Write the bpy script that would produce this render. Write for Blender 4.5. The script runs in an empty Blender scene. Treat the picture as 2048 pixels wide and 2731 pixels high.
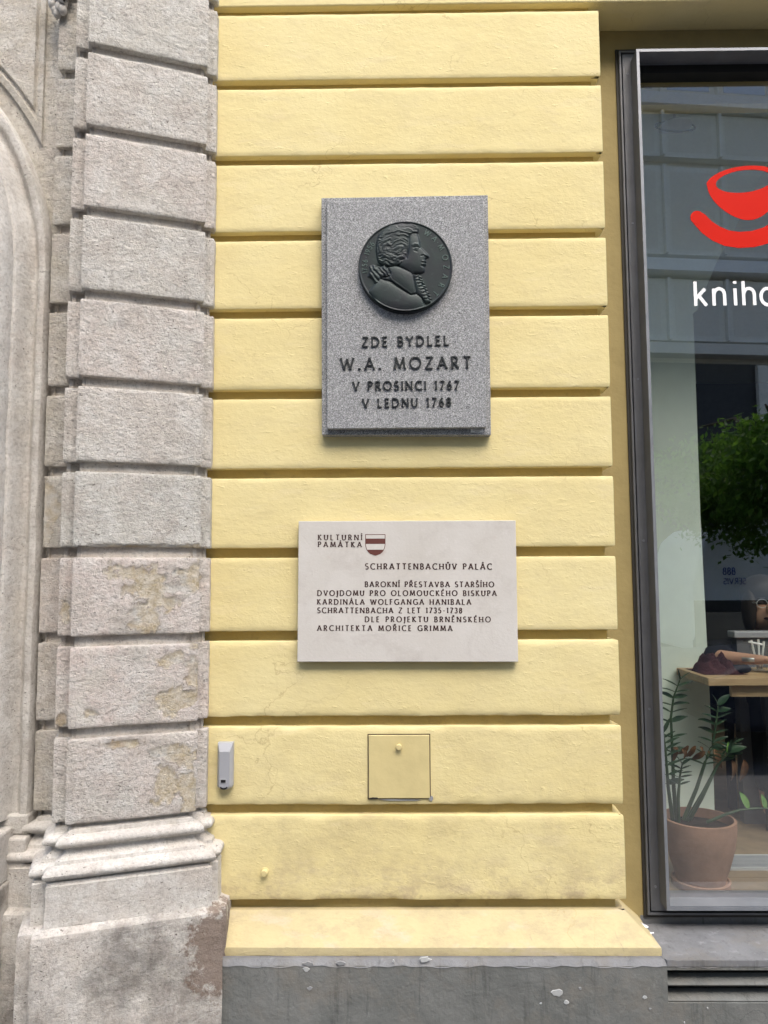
import bpy, math, random
import numpy as np
from mathutils import Vector, Matrix
R = math.radians
random.seed(7); rng = np.random.default_rng(7)
sc = bpy.context.scene
# ------------------------------------------------------------------ camera
CF, CD, CZ = 2000.0, 2.271, 1.60
PIT, YAW, ROL = R(4.88), R(0.655), R(-0.297)
def cam_axes():
    f = Vector((-math.sin(YAW)*math.cos(PIT), math.cos(YAW)*math.cos(PIT), math.sin(PIT)))
    r = Vector((math.cos(YAW), math.sin(YAW), 0)); u = r.cross(f)
    return r*math.cos(ROL)+u*math.sin(ROL), u*math.cos(ROL)-r*math.sin(ROL), f
cr, cu, cf = cam_axes()
cam = bpy.data.cameras.new('camera'); co = bpy.data.objects.new('camera', cam)
sc.collection.objects.link(co)
m = Matrix((cr, cu, -cf)).transposed().to_4x4(); m.translation = (0, -CD, CZ); co.matrix_world = m
cam.sensor_fit = 'HORIZONTAL'; cam.sensor_width = 36; cam.lens = 36*CF/2048; cam.clip_start = .05; cam.clip_end = 400
sc.camera = co
# ------------------------------------------------------------------ world, sun, exposure
w = bpy.data.worlds.new('World'); sc.world = w; w.use_nodes = True
nt = w.node_tree; bg = nt.nodes['Background']; sky = nt.nodes.new('ShaderNodeTexSky')
sky.sky_type = 'NISHITA'; sky.sun_disc = False
SUN_EL, SUN_AZ = R(50), R(-17)      # azimuth: from the street side, a little to the right
sky.sun_elevation = SUN_EL; sky.sun_rotation = R(180)+SUN_AZ
sky.air_density = 1.0; sky.dust_density = 4.0; sky.ozone_density = 1.0
nt.links.new(sky.outputs[0], bg.inputs[0]); bg.inputs[1].default_value = .15
sl = bpy.data.lights.new('sun', 'SUN'); sl.energy = 1.4; sl.angle = R(60); sl.color = (1, .975, .90)
so = bpy.data.objects.new('sun', sl); sc.collection.objects.link(so)
sd = Vector((-math.sin(SUN_AZ)*math.cos(SUN_EL), -math.cos(SUN_AZ)*math.cos(SUN_EL), math.sin(SUN_EL)))
so.rotation_euler = sd.to_track_quat('Z', 'Y').to_euler(); so.location = sd*30
sc.view_settings.view_transform = 'Standard'; sc.view_settings.look = 'None'
sc.view_settings.exposure = 1.42; sc.view_settings.gamma = 1; sc.view_settings.use_curve_mapping = False
sc.render.engine = 'CYCLES'
sc.cycles.max_bounces = 8; sc.cycles.transparent_max_bounces = 12

# ------------------------------------------------------------------ helpers
def at(px, py, Y=0.0):
    """the metric (x, z) where the sight line through a photograph pixel meets the plane y = Y"""
    d = cf + cr*((px-1024)/CF) - cu*((py-1365.5)/CF); t = (Y+CD)/d.y
    return d.x*t, CZ+d.z*t
def X_(px, py, Y=0.0): return at(px, py, Y)[0]
def Z_(px, py, Y=0.0): return at(px, py, Y)[1]
def tag(o, label=None, cat=None, group=None, kind=None):
    if label: o['label'] = label
    if cat: o['category'] = cat
    if group: o['group'] = group
    if kind: o['kind'] = kind
    return o
def empty(name, loc, label, cat, group=None):
    o = bpy.data.objects.new(name, None); sc.collection.objects.link(o); o.location = loc; o.empty_display_size = .05
    return tag(o, label, cat, group)
def link(name, me, mat, parent=None, smooth=None):
    o = bpy.data.objects.new(name, me); sc.collection.objects.link(o)
    if mat: 
        me.materials.clear()
        for mm in (mat if isinstance(mat, (list, tuple)) else [mat]): me.materials.append(mm)
    o.color = (1, 1, 1, .12)
    if parent:
        o.parent = parent
        o.matrix_parent_inverse = Matrix.Translation(-world_loc(parent))
    if smooth is not None:
        me.shade_smooth(); me.set_sharp_from_angle(angle=R(smooth))
    return o
def world_loc(o):
    v = Vector((0, 0, 0))
    if o.type == 'EMPTY': v = o.location.copy()
    elif o.parent: v = Vector((0, 0, 0))
    else: v = o.location.copy()
    return v
def mesh(name, V, F):
    me = bpy.data.meshes.new(name); me.from_pydata([tuple(map(float, v)) for v in V], [], [tuple(map(int, f)) for f in F]); me.update(); return me
class MB:
    def __init__(s): s.v = []; s.f = []
    def add(s, V, F):
        n = len(s.v); s.v += [tuple(v) for v in V]; s.f += [tuple(i+n for i in f) for f in F]; return s
    def box(s, a, b):
        x0, y0, z0 = a; x1, y1, z1 = b
        if x0 > x1: x0, x1 = x1, x0
        if y0 > y1: y0, y1 = y1, y0
        if z0 > z1: z0, z1 = z1, z0
        return s.add([(x0,y0,z0),(x1,y0,z0),(x1,y1,z0),(x0,y1,z0),(x0,y0,z1),(x1,y0,z1),(x1,y1,z1),(x0,y1,z1)],
            [(0,3,2,1),(4,5,6,7),(0,1,5,4),(1,2,6,5),(2,3,7,6),(3,0,4,7)])
    def prism(s, poly, y0, y1, inset=0):
        """poly of (x, z), extruded from y1 (back) to y0 (front)"""
        n = len(poly); c = (sum(p[0] for p in poly)/n, sum(p[1] for p in poly)/n)
        area = sum(poly[i][0]*poly[(i+1)%n][1]-poly[(i+1)%n][0]*poly[i][1] for i in range(n))
        if area < 0: poly = poly[::-1]
        fr = [(p[0]+(c[0]-p[0])*inset, y0, p[1]+(c[1]-p[1])*inset) for p in poly]
        V = fr+[(p[0], y1, p[1]) for p in poly]
        F = [tuple(range(n)), tuple(range(2*n-1, n-1, -1))]+[(i, i+n, (i+1)%n+n, (i+1)%n) for i in range(n)]
        return s.add(V, F)
    def tube(s, pts, rad, n=8, cap=True):
        pts = [Vector(p) for p in pts]
        rad = rad if hasattr(rad, '__len__') else [rad]*len(pts)
        V = []; F = []
        for i, p in enumerate(pts):
            t = (pts[min(i+1, len(pts)-1)]-pts[max(i-1, 0)]).normalized()
            a = t.cross(Vector((0.13, .2, 1)) if abs(t.z) < .9 else Vector((1, 0.1, 0))).normalized(); b = t.cross(a)
            for k in range(n):
                q = p+(a*math.cos(2*math.pi*k/n)+b*math.sin(2*math.pi*k/n))*rad[i]; V.append(tuple(q))
        for i in range(len(pts)-1):
            for k in range(n): F.append((i*n+k, i*n+(k+1)%n, (i+1)*n+(k+1)%n, (i+1)*n+k))
        if cap: F += [tuple(range(n-1, -1, -1)), tuple(range((len(pts)-1)*n, len(pts)*n))]
        return s.add(V, F)
    def lathe(s, prof, c, n=32, axis='Z'):
        V = []; F = []
        for r_, h in prof:
            for k in range(n):
                a = 2*math.pi*k/n
                V.append((c[0]+r_*math.cos(a), c[1]+r_*math.sin(a), c[2]+h) if axis == 'Z' else (c[0]+r_*math.cos(a), c[1]-h, c[2]+r_*math.sin(a)))
        for i in range(len(prof)-1):
            for k in range(n): F.append((i*n+k, i*n+(k+1)%n, (i+1)*n+(k+1)%n, (i+1)*n+k))
        F += [tuple(range(n-1, -1, -1)), tuple(range((len(prof)-1)*n, len(prof)*n))]
        return s.add(V, F)
    def build(s, name, mat, parent=None, smooth=None, bevel=0):
        o = link(name, mesh(name, s.v, s.f), mat, parent, smooth)
        if bevel:
            b = o.modifiers.new('bevel', 'BEVEL'); b.width = bevel; b.segments = 2; b.limit_method = 'ANGLE'
        return o
# numpy value noise
_tab = rng.random((64, 64, 64))
def vnoise(P, s):
    Q = np.asarray(P, float)*s+1000.0; I = np.floor(Q).astype(int); f = Q-I; f = f*f*(3-2*f)
    r_ = 0
    for dx in (0, 1):
        for dy in (0, 1):
            for dz in (0, 1):
                wgt = (f[..., 0] if dx else 1-f[..., 0])*(f[..., 1] if dy else 1-f[..., 1])*(f[..., 2] if dz else 1-f[..., 2])
                r_ = r_+wgt*_tab[(I[..., 0]+dx) % 64, (I[..., 1]+dy) % 64, (I[..., 2]+dz) % 64]
    return r_*2-1
def fbm(P, s, o=4, g=.55):
    r_ = 0; a = 1; t = 0
    for i in range(o): r_ = r_+a*vnoise(np.asarray(P)+i*7.3, s*2.03**i); t += a; a *= g
    return r_/t

def sweep(name, plan, prof, mat, parent, du=.01, rough=0.0, edge=0.0, seed=0, damage=None, smooth=35, lowf=0.0, dig=1.0):
    """sweep a (offset, z) profile along a plan polyline (x, y), mitred; outward is to the right hand of travel (-y).
    damage(s, z, P) -> 0..1 : where the render has fallen off (pushed in, flagged in an attribute)"""
    pts = [np.array(p, float) for p in plan]; n = len(pts)
    ds = [pts[i+1]-pts[i] for i in range(n-1)]; ln = [np.linalg.norm(d) for d in ds]
    nn = [np.array((d[1], -d[0]))/l for d, l in zip(ds, ln)]
    S = []; M = []; N = []; arc = []; acc = 0
    for i in range(n):
        if i == 0: mm = nn[0]
        elif i == n-1: mm = nn[-1]
        else:
            mm = (nn[i-1]+nn[i])/max(.3, 1+float(nn[i-1]@nn[i]))
        S.append(pts[i]); M.append(mm); arc.append(acc); N.append(mm/np.linalg.norm(mm))
        if i < n-1:
            k = max(1, int(round(ln[i]/du)))
            for j in range(1, k):
                S.append(pts[i]+ds[i]*j/k); M.append(nn[i]); N.append(nn[i]); arc.append(acc+ln[i]*j/k)
            acc += ln[i]
    S = np.array(S); M = np.array(M); N = np.array(N); arc = np.array(arc)
    O = np.array([p[0] for p in prof]); Z = np.array([p[1] for p in prof])
    XY = S[:, None, :]+M[:, None, :]*O[None, :, None]
    P = np.concatenate([XY, np.broadcast_to(Z[None, :, None], (len(S), len(prof), 1))], 2).copy()
    dm = np.zeros(P.shape[:2])
    if rough or lowf or edge:
        d = rough*(fbm(P+seed, 28, 4, .62)) + lowf*fbm(P+seed*2, 5, 2)
        front = (O > O.max()-.012)
        zmin, zmax = Z.min(), Z.max()
        e = np.clip(1-np.minimum(P[..., 2]-zmin, zmax-P[..., 2])/.012, 0, 1)
        d = d-edge*e*np.clip(fbm(P+seed+3, 22, 3)+.25, 0, 1)*2
        P[..., 2] += np.where(e > 0, (edge*.5+lowf*.5)*fbm(P+seed+9, 14, 3), 0)
        if damage is not None:
            dm = damage(arc[:, None]+0*P[..., 2], P[..., 2], P)
            d = d-dig*dm*(.0022+.0030*(.5+.5*fbm(P+5, 60, 3)))
        P[..., :2] += N[:, None, :]*d[..., None]*front[None, :, None]
    nu, nv = P.shape[:2]
    idx = np.arange(nu*nv).reshape(nu, nv)
    F = np.stack([idx[:-1, :-1], idx[1:, :-1], idx[1:, 1:], idx[:-1, 1:]], -1).reshape(-1, 4)
    me = bpy.data.meshes.new(name); me.from_pydata(P.reshape(-1, 3).tolist(), [], F.tolist()); me.update()
    at_ = me.attributes.new('dmg', 'FLOAT', 'POINT'); at_.data.foreach_set('value', dm.reshape(-1).astype(np.float32))
    return link(name, me, mat, parent, smooth)
def vprof(z0, z1, back, dz=.01, r=.004, ins=0.0):
    """profile of one rusticated course: underside, rounded arris, face, arris, top"""
    k = max(1, int((z1-z0-2*r)/dz)); q = [(-back, z0), (-r, z0), (-r*.3, z0+r*.3)]
    q += [(0+0*ins, z0+r+(z1-z0-2*r)*i/k) for i in range(k+1)]
    return q+[(-r*.3, z1-r*.3), (-r, z1), (-back, z1)]

# ------------------------------------------------------------------ materials
class NT:
    def __init__(s, name):
        s.m = bpy.data.materials.new(name); s.m.use_nodes = True; s.t = s.m.node_tree; s.b = s.t.nodes['Principled BSDF']
        s.pos = s.t.nodes.new('ShaderNodeNewGeometry').outputs['Position']
    def n(s, ty, **k):
        x = s.t.nodes.new(ty)
        for a, b in k.items(): setattr(x, a, b)
        return x
    def l(s, a, b): s.t.links.new(a, b)
    def set(s, sock, v):
        if isinstance(v, (int, float)): sock.default_value = v
        elif isinstance(v, (tuple, list)): sock.default_value = tuple(v)+((1,) if len(v) == 3 and sock.type == 'RGBA' else ())
        else: s.l(v, sock)
    def noise(s, scale, detail=4, rough=.55, stretch=None, off=0, dist=0):
        x = s.n('ShaderNodeTexNoise'); x.inputs['Scale'].default_value = scale; x.inputs['Detail'].default_value = detail
        x.inputs['Roughness'].default_value = rough; x.inputs['Distortion'].default_value = dist
        mp = s.n('ShaderNodeMapping'); s.l(s.pos, mp.inputs[0]); mp.inputs['Location'].default_value = (off, off*.7, off*1.3)
        if stretch: mp.inputs['Scale'].default_value = stretch
        s.l(mp.outputs[0], x.inputs['Vector']); return x.outputs[0]
    def ramp(s, v, a, b, c0=0.0, c1=1.0):
        x = s.n('ShaderNodeMapRange'); s.l(v, x.inputs[0]); x.inputs[1].default_value = a; x.inputs[2].default_value = b
        x.inputs[3].default_value = c0; x.inputs[4].default_value = c1; x.clamp = True; return x.outputs[0]
    def mix(s, f, a, b, mode='MIX'):
        x = s.n('ShaderNodeMix'); x.data_type = 'RGBA'; x.blend_type = mode; s.set(x.inputs[0], f); s.set(x.inputs[6], a); s.set(x.inputs[7], b); return x.outputs[2]
    def math(s, op, a, b=0.0):
        x = s.n('ShaderNodeMath', operation=op); s.set(x.inputs[0], a); s.set(x.inputs[1], b); return x.outputs[0]
    def bump(s, h, dist, strength=1.0, prev=None):
        x = s.n('ShaderNodeBump'); s.l(h, x.inputs['Height']); x.inputs['Distance'].default_value = dist; x.inputs['Strength'].default_value = strength
        if prev is not None: s.l(prev, x.inputs['Normal'])
        return x.outputs[0]
    def attr(s, name):
        x = s.n('ShaderNodeAttribute'); x.attribute_name = name; return x.outputs['Fac']
    def out(s, col, rough=.9, normal=None, spec=.3, metal=0):
        s.set(s.b.inputs['Base Color'], col); s.set(s.b.inputs['Roughness'], rough); s.b.inputs['Specular IOR Level'].default_value = spec
        s.b.inputs['Metallic'].default_value = metal
        if normal is not None: s.l(normal, s.b.inputs['Normal'])
        return s.m
def plain(name, col, rough=.6, spec=.4, metal=0, mott=.12, bump=0.0, bs=60):
    n = NT(name); v = n.noise(14, 4); c = n.mix(n.ramp(v, .3, .7), tuple(x*(1-mott) for x in col), tuple(min(1, x*(1+mott)) for x in col))
    nm = n.bump(n.noise(bs, 4), bump) if bump else None
    return n.out(c, rough, nm, spec, metal)
def stone_mat(name, a, b, bs=1.0, dirt=.0, pink=(.62, .535, .49), coarse=1.0, stain=None):
    n = NT(name)
    big = n.noise(3.2, 4, .6); mid = n.noise(17, 5, .65, off=3); fine = n.noise(95*coarse, 5, .75, off=9); grit = n.noise(330, 3, .7, off=5)
    c = n.mix(n.ramp(big, .35, .65), a, b)
    oi = n.n('ShaderNodeObjectInfo')
    c = n.mix(n.math('MULTIPLY', oi.outputs['Alpha'], n.ramp(n.noise(4.5, 5, .65, off=51), .38, .52, .25, 1.15)), c, pink)            # object alpha: how much of the pink lime wash is left
    c = n.mix(n.ramp(mid, .40, .62, 0, .50), c, (.72, .71, .68))
    c = n.mix(n.ramp(n.noise(8, 5, .7, off=21), .50, .64, 0, .75), c, (.52, .475, .43))
    c = n.mix(n.ramp(n.noise(13, 6, .75, off=25), .53, .70, 0, .55), c, (.34, .31, .28))
    c = n.mix(n.ramp(n.noise(5, 4, .7, off=27), .55, .68, 0, .5), c, (.60, .56, .49))
    c = n.mix(n.ramp(fine, .32, .52, .45, 0), c, (.22, .195, .17))
    c = n.mix(n.ramp(n.noise(210*coarse, 3, .7, off=33), .58, .70, 0, .55), c, (.66, .65, .63))
    pit = n.ramp(n.noise(120*coarse, 3, .6, off=14, stretch=(1, 1, 1.6)), .37, .29, 0, .9)
    c = n.mix(n.math('MULTIPLY', pit, n.ramp(n.noise(6, 3, .6, off=31), .40, .55)), c, (.10, .085, .075))
    c = n.mix(n.ramp(fine, .58, .8, 0, .45), c, (.68, .67, .65))
    if dirt:
        c = n.mix(n.ramp(n.noise(3.6, 6, .72, off=43), .46, .64, 0, dirt), c, (.15, .14, .125))
        c = n.mix(n.ramp(n.noise(9, 5, .75, off=47, stretch=(1.5, 1, .5)), .55, .72, 0, dirt*.8), c, (.17, .15, .135))
    if stain:
        vd = n.n('ShaderNodeVectorMath', operation='DISTANCE'); mp = n.n('ShaderNodeMapping'); n.l(n.pos, mp.inputs[0]); mp.inputs['Scale'].default_value = (1, .6, .55)
        n.l(mp.outputs[0], vd.inputs[0]); vd.inputs[1].default_value = (-.50, -.06, .57*.55)
        sm_ = n.math('ADD', vd.outputs['Value'], n.math('MULTIPLY', n.math('SUBTRACT', n.noise(26, 6, .75, off=55), .5), .22))
        c = n.mix(n.ramp(sm_, .075, .055, 0, .8), c, n.mix(n.ramp(n.noise(40, 4, .7, off=2), .35, .6), stain, tuple(x*1.15 for x in stain)))
    dm = n.attr('dmg')
    och = n.mix(n.ramp(n.noise(40, 5, .8, off=2), .38, .60), (.56, .47, .32), (.74, .68, .58))
    och = n.mix(n.ramp(n.noise(9, 3, .6, off=61), .50, .62, 0, .7), och, (.68, .67, .65))
    och = n.mix(n.ramp(n.noise(11, 3, .6, off=6), .54, .66, 0, .5), och, (.45, .34, .23))
    if stain: och = n.mix(n.ramp(n.noise(30, 4, .7, off=2), .35, .6), stain, tuple(x*.6 for x in stain))
    c = n.mix(dm, c, och)
    rim = n.ramp(n.math('ABSOLUTE', n.math('SUBTRACT', dm, .35)), 0, .25, .5, 0)
    rim = n.math('MULTIPLY', rim, n.ramp(n.noise(26, 3, .6, off=71), .42, .55))
    if not stain: c = n.mix(rim, c, (.17, .125, .09))
    h1 = n.bump(n.noise(38*coarse, 5, .68, off=3, stretch=(1, 1, 1.5)), .0075*bs)
    h2 = n.bump(n.math('ADD', fine, n.math('MULTIPLY', grit, .35)), .0058*bs, prev=h1)
    h3 = n.bump(pit, -.002*bs, prev=h2)
    h4 = n.bump(n.math('MULTIPLY', dm, n.noise(150, 5, .8, off=77)), .006, prev=h3)
    return n.out(c, .93, h4, .2)
M = {}
M['stone'] = stone_mat('weathered_stone', (.515, .505, .465), (.585, .56, .51))
M['stone_b'] = stone_mat('weathered_stone_warm', (.46, .43, .365), (.52, .48, .41), .9)
M['stone_s'] = stone_mat('smooth_stone', (.50, .485, .45), (.57, .55, .51), .45, .16)
M['stone_d'] = stone_mat('plinth_stone', (.46, .43, .39), (.51, .485, .44), .5, .75, stain=(.16, .115, .09))
M['core'] = stone_mat('joint_stone', (.58, .53, .46), (.64, .59, .52), .35)
def cracks(n, c, scale, off, col, amt, wid=.012):
    v = n.n('ShaderNodeTexVoronoi'); v.feature = 'DISTANCE_TO_EDGE'; v.inputs['Scale'].default_value = scale
    mp = n.n('ShaderNodeMapping'); n.l(n.pos, mp.inputs[0]); mp.inputs['Location'].default_value = (off, off, off)
    nz = n.n('ShaderNodeTexNoise'); nz.inputs['Scale'].default_value = 9; nz.inputs['Detail'].default_value = 5; n.l(n.pos, nz.inputs['Vector'])
    va = n.n('ShaderNodeVectorMath', operation='MULTIPLY_ADD'); n.l(nz.outputs['Color'], va.inputs[0]); va.inputs[1].default_value = (.22, .22, .22); n.l(mp.outputs[0], va.inputs[2])
    n.l(va.outputs[0], v.inputs['Vector'])
    f = n.math('MULTIPLY', n.ramp(v.outputs['Distance'], 0, wid, amt, 0), n.ramp(n.noise(2.7, 3, .6, off=off+60), .50, .60))
    return n.mix(f, c, col)
def plaster_mat():
    n = NT('yellow_plaster'); big = n.noise(1.7, 4, .6); mid = n.noise(7, 4, .6, off=4, stretch=(1, 1, 2))
    c = n.mix(n.ramp(big, .32, .68), (.68, .577, .285), (.72, .632, .345))
    c = n.mix(n.ramp(mid, .40, .72, 0, .28), c, (.65, .54, .255))
    # grime and scuffs gather low on the wall and in the joints
    sx = n.n('ShaderNodeSeparateXYZ'); n.l(n.pos, sx.inputs[0]); low = n.ramp(sx.outputs[2], .45, 1.35, 1, 0)
    g = n.math('MULTIPLY', n.ramp(n.noise(5.5, 6, .72, off=8), .47, .72, 0, .85), low)
    c = n.mix(g, c, (.42, .34, .20))
    g2 = n.math('MULTIPLY', n.ramp(n.noise(38, 5, .75, off=18), .60, .74, 0, .75), n.ramp(sx.outputs[2], .45, .95, 1, .05))
    c = n.mix(g2, c, (.26, .20, .13))
    fl = n.math('MULTIPLY', n.ramp(n.noise(13, 4, .6, off=28, stretch=(.5, 1, 1.5)), .57, .66, 0, .8), n.ramp(sx.outputs[2], .60, .66, 1, .1))
    c = n.mix(fl, c, (.72, .62, .52))
    spk = n.ramp(n.noise(150, 2, .5, off=11), .76, .80, 0, .8); c = n.mix(spk, c, (.30, .22, .10))
    g3 = n.math('MULTIPLY', n.ramp(n.noise(16, 6, .75, off=81, stretch=(.7, 1, 1.2)), .48, .64, 0, .8), n.ramp(sx.outputs[2], .63, .80, 1, .12))
    c = n.mix(g3, c, (.40, .31, .21))
    c = n.mix(n.ramp(sx.outputs[2], .632, .648, .66, 0), c, (.44, .375, .23))  # flat dirt tone on the foot, deepened to offset strong sky light
    g4 = n.math('MULTIPLY', n.ramp(n.noise(10, 5, .8, off=91, dist=.6), .64, .70, 0, .55), low); c = n.mix(g4, c, (.34, .28, .20))
    c = cracks(n, c, 2.6, 3.3, (.40, .30, .14), .55, .006)
    jd = n.attr('dmg'); c = n.mix(jd, c, (.50, .40, .26))
    h1 = n.bump(n.noise(9, 4, .55, off=2, stretch=(.7, 1, 1.3)), .0028)
    h2 = n.bump(n.noise(75, 4, .6, off=5, stretch=(.9, 1, 1.3)), .0013, prev=h1)
    h3 = n.bump(n.ramp(n.noise(30, 5, .6, off=15, stretch=(.8, 1, 1.8)), .60, .74), .0009, prev=h2)
    return n.out(c, .78, h3, .25)
M['yellow'] = plaster_mat()
def joint_mat():
    n = NT('yellow_plaster_joint'); c = n.mix(n.ramp(n.noise(6, 5, .65, stretch=(1, 1, 3)), .35, .7), (.56, .44, .19), (.48, .37, .15))
    c = n.mix(n.ramp(n.noise(24, 5, .7, off=4), .56, .75, 0, .6), c, (.34, .25, .12))
    return n.out(c, .85, n.bump(n.noise(40, 4), .002), .2)
M['joint'] = joint_mat()
M['reveal'] = plain('shaded_reveal_plaster', (.34, .275, .13), .85, .2, 0, .07, .0015, 60)  # darker ochre: recess shade and grime put into the base colour
def dado_mat(name, a, b, chips=True):
    n = NT(name); c = n.mix(n.ramp(n.noise(6, 5, .65), .35, .68), a, b)
    c = n.mix(n.ramp(n.noise(11, 5, .7, off=5), .5, .75, 0, .45), c, tuple(x*.62 for x in a))
    c = n.mix(n.ramp(n.noise(26, 4, .7, off=15, stretch=(1.8, 1, .16)), .56, .72, 0, .65), c, tuple(x*.5 for x in a))
    c = n.mix(n.ramp(n.noise(6, 6, .75, off=35), .50, .68, 0, .5), c, (.20, .18, .15))
    c = n.mix(n.ramp(n.noise(22, 5, .75, off=38), .60, .70, 0, .55), c, tuple(x*1.5 for x in b))
    if chips: c = n.mix(n.ramp(n.noise(60, 3, .6, off=9), .78, .80, 0, .6), c, (.36, .36, .36))
    c = cracks(n, c, 3.1, 7.7, tuple(x*.45 for x in a), .6, .006)
    h = n.bump(n.noise(16, 5, .6), .006); h = n.bump(n.noise(110, 4, .6), .0012, prev=h)
    return n.out(c, .62, h, .35)
M['dado'] = dado_mat('grey_dado_paint', (.135, .142, .136), (.185, .19, .182))
M['sill'] = dado_mat('grey_sill_paint', (.165, .17, .18), (.205, .21, .22), False)
def granite_mat():
    n = NT('grey_granite'); v = n.n('ShaderNodeTexVoronoi'); v.inputs['Scale'].default_value = 640; n.l(n.pos, v.inputs['Vector'])
    v2 = n.n('ShaderNodeTexVoronoi'); v2.inputs['Scale'].default_value = 420; n.l(n.pos, v2.inputs['Vector'])
    sp = n.n('ShaderNodeSeparateColor'); n.l(v.outputs['Color'], sp.inputs[0]); sp2 = n.n('ShaderNodeSeparateColor'); n.l(v2.outputs['Color'], sp2.inputs[0])
    c = n.mix(n.ramp(sp.outputs[0], .0, 1.0), (.175, .182, .185), (.36, .37, .372))
    c = n.mix(n.ramp(sp2.outputs[0], .70, .78, 0, .8), c, (.52, .52, .54))
    c = n.mix(n.ramp(sp2.outputs[1], .80, .88, 0, .8), c, (.055, .055, .06))
    c = n.mix(n.ramp(n.noise(5, 4, .6), .4, .7, 0, .22), c, (.235, .235, .25))
    return n.out(c, .62, n.bump(sp.outputs[1], .0006), .35)
M['granite'] = granite_mat()
def marble_mat():
    n = NT('pale_marble'); c = n.mix(n.ramp(n.noise(4, 5, .65), .3, .7), (.53, .505, .465), (.60, .58, .55))
    c = n.mix(n.ramp(n.noise(9, 6, .75, off=4, dist=.5), .52, .75, 0, .5), c, (.41, .375, .345))
    c = n.mix(n.ramp(n.noise(30, 5, .7, off=7), .60, .75, 0, .5), c, (.68, .65, .64))
    c = n.mix(n.ramp(n.noise(14, 4, .6, off=12), .66, .74, 0, .5), c, (.50, .42, .38))
    return n.out(c, .5, n.bump(n.noise(120, 4, .6), .0005), .35)
M['marble'] = marble_mat()
def bronze_mat(name, gr=(.022, .036, .034)):
    n = NT(name); ge = n.n('ShaderNodeNewGeometry'); c = n.mix(n.ramp(n.noise(16, 5, .6), .35, .7), (.018, .021, .026), gr)
    c = n.mix(n.ramp(n.noise(60, 3, .6, off=5), .6, .8, 0, .3), c, (.07, .10, .095))
    return n.out(c, .48, n.bump(n.noise(160, 3), .0003), .5, .45)
M['bronze'] = bronze_mat('dark_patina_bronze'); M['bronze_worn'] = plain('worn_green_bronze', (.085, .125, .115), .5, .4, .3); M['letter'] = bronze_mat('blackened_bronze', (.03, .035, .034))
M['text'] = plain('dark_red_brown_paint', (.045, .022, .02), .7)
M['shield'] = plain('brown_red_paint', (.11, .035, .028), .7)
M['gap'] = plain('dark_gap', (.10, .075, .045), .9)
M['frame'] = plain('grey_anodised_metal', (.135, .14, .155), .45, .5, .15, .1, .0004, 200)
M['rim'] = plain('bare_metal_edge', (.22, .235, .26), .4, .5, .3)
M['black'] = plain('black_rubber', (.008, .008, .008), .7)
M['seal'] = plain('dark_seal', (.03, .028, .025), .7)
M['silver'] = plain('silver_grey_plastic', (.36, .37, .40), .38, .5, .1, .03)
M['silver2'] = plain('pale_silver_plastic', (.45, .46, .48), .4, .5, .1, .03)
M['hatch'] = plain('yellow_gloss_paint', (.60, .505, .25), .5, .4, 0, .06, .0015, 20)
M['red'] = plain('red_vinyl', (.56, .010, .002), .5, .1, 0, .02)
M['white'] = plain('white_vinyl', (.85, .86, .87), .5, .4, 0, .02)
M['paper'] = plain('white_paper', (.72, .72, .70), .8)
M['terracotta'] = plain('terracotta', (.33, .19, .13), .75, .3, 0, .18, .001, 90)
M['soil'] = plain('potting_soil', (.035, .025, .018), .95, .2, 0, .4, .006, 120)
def leaf_mat(name, a, b):
    n = NT(name); c = n.mix(n.ramp(n.noise(25, 3), .35, .65), a, b); n.out(c, .42, None, .5); n.b.inputs['Subsurface Weight'].default_value = 0; return n.m
M['zz'] = leaf_mat('dark_glossy_leaf', (.012, .034, .018), (.022, .055, .024))
M['zzl'] = leaf_mat('light_leaf', (.10, .22, .05), (.15, .28, .07))
M['stem'] = leaf_mat('plant_stem', (.03, .06, .03), (.045, .08, .035))
M['dry'] = leaf_mat('dried_leaf', (.16, .075, .035), (.23, .12, .06))
def tree_leaf():
    n = NT('tree_leaf'); c = n.mix(n.ramp(n.noise(2.2, 3), .35, .65), (.07, .15, .022), (.14, .26, .04)); n.out(c, .5, None, .4)
    t = n.n('ShaderNodeBsdfTranslucent'); t.inputs[0].default_value = (.22, .42, .05, 1); mx = n.n('ShaderNodeMixShader'); mx.inputs[0].default_value = .45
    n.l(n.b.outputs[0], mx.inputs[1]); n.l(t.outputs[0], mx.inputs[2]); n.l(mx.outputs[0], n.t.nodes['Material Output'].inputs[0]); return n.m
M['tree'] = tree_leaf()
M['bark'] = plain('bark', (.09, .07, .055), .9, .2, 0, .3, .01, 30)
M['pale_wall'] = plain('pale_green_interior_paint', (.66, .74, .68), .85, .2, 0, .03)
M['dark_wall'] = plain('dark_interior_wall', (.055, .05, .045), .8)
M['wood_floor'] = plain('brown_interior_floor', (.24, .175, .115), .6, .4, 0, .15)
def wood():
    n = NT('light_oak'); c = n.mix(n.ramp(n.noise(6, 5, .6, stretch=(1, 12, 12)), .35, .65), (.48, .34, .19), (.36, .24, .13)); return n.out(c, .5, None, .4)
M['oak'] = wood()
M['pave'] = plain('paving_stone', (.15, .145, .14), .85, .2, 0, .15, .003, 40)
M['asphalt'] = plain('asphalt', (.055, .055, .057), .85, .3, 0, .2, .004, 120)
M['opp'] = plain('grey_render_opposite', (.74, .70, .62), .85, .2, 0, .08)
M['opp_l'] = plain('white_stone_course', (.85, .86, .85), .8, .2, 0, .08)
M['opp_f'] = plain('window_frame_paint_opposite', (.82, .79, .71), .6)
M['opp_d'] = plain('dark_shopfront', (.03, .03, .032), .5)
M['van'] = plain('white_van_paint', (.75, .77, .78), .3, .5, 0, .02)
M['blue'] = plain('blue_lettering', (.03, .08, .35), .5)
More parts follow.
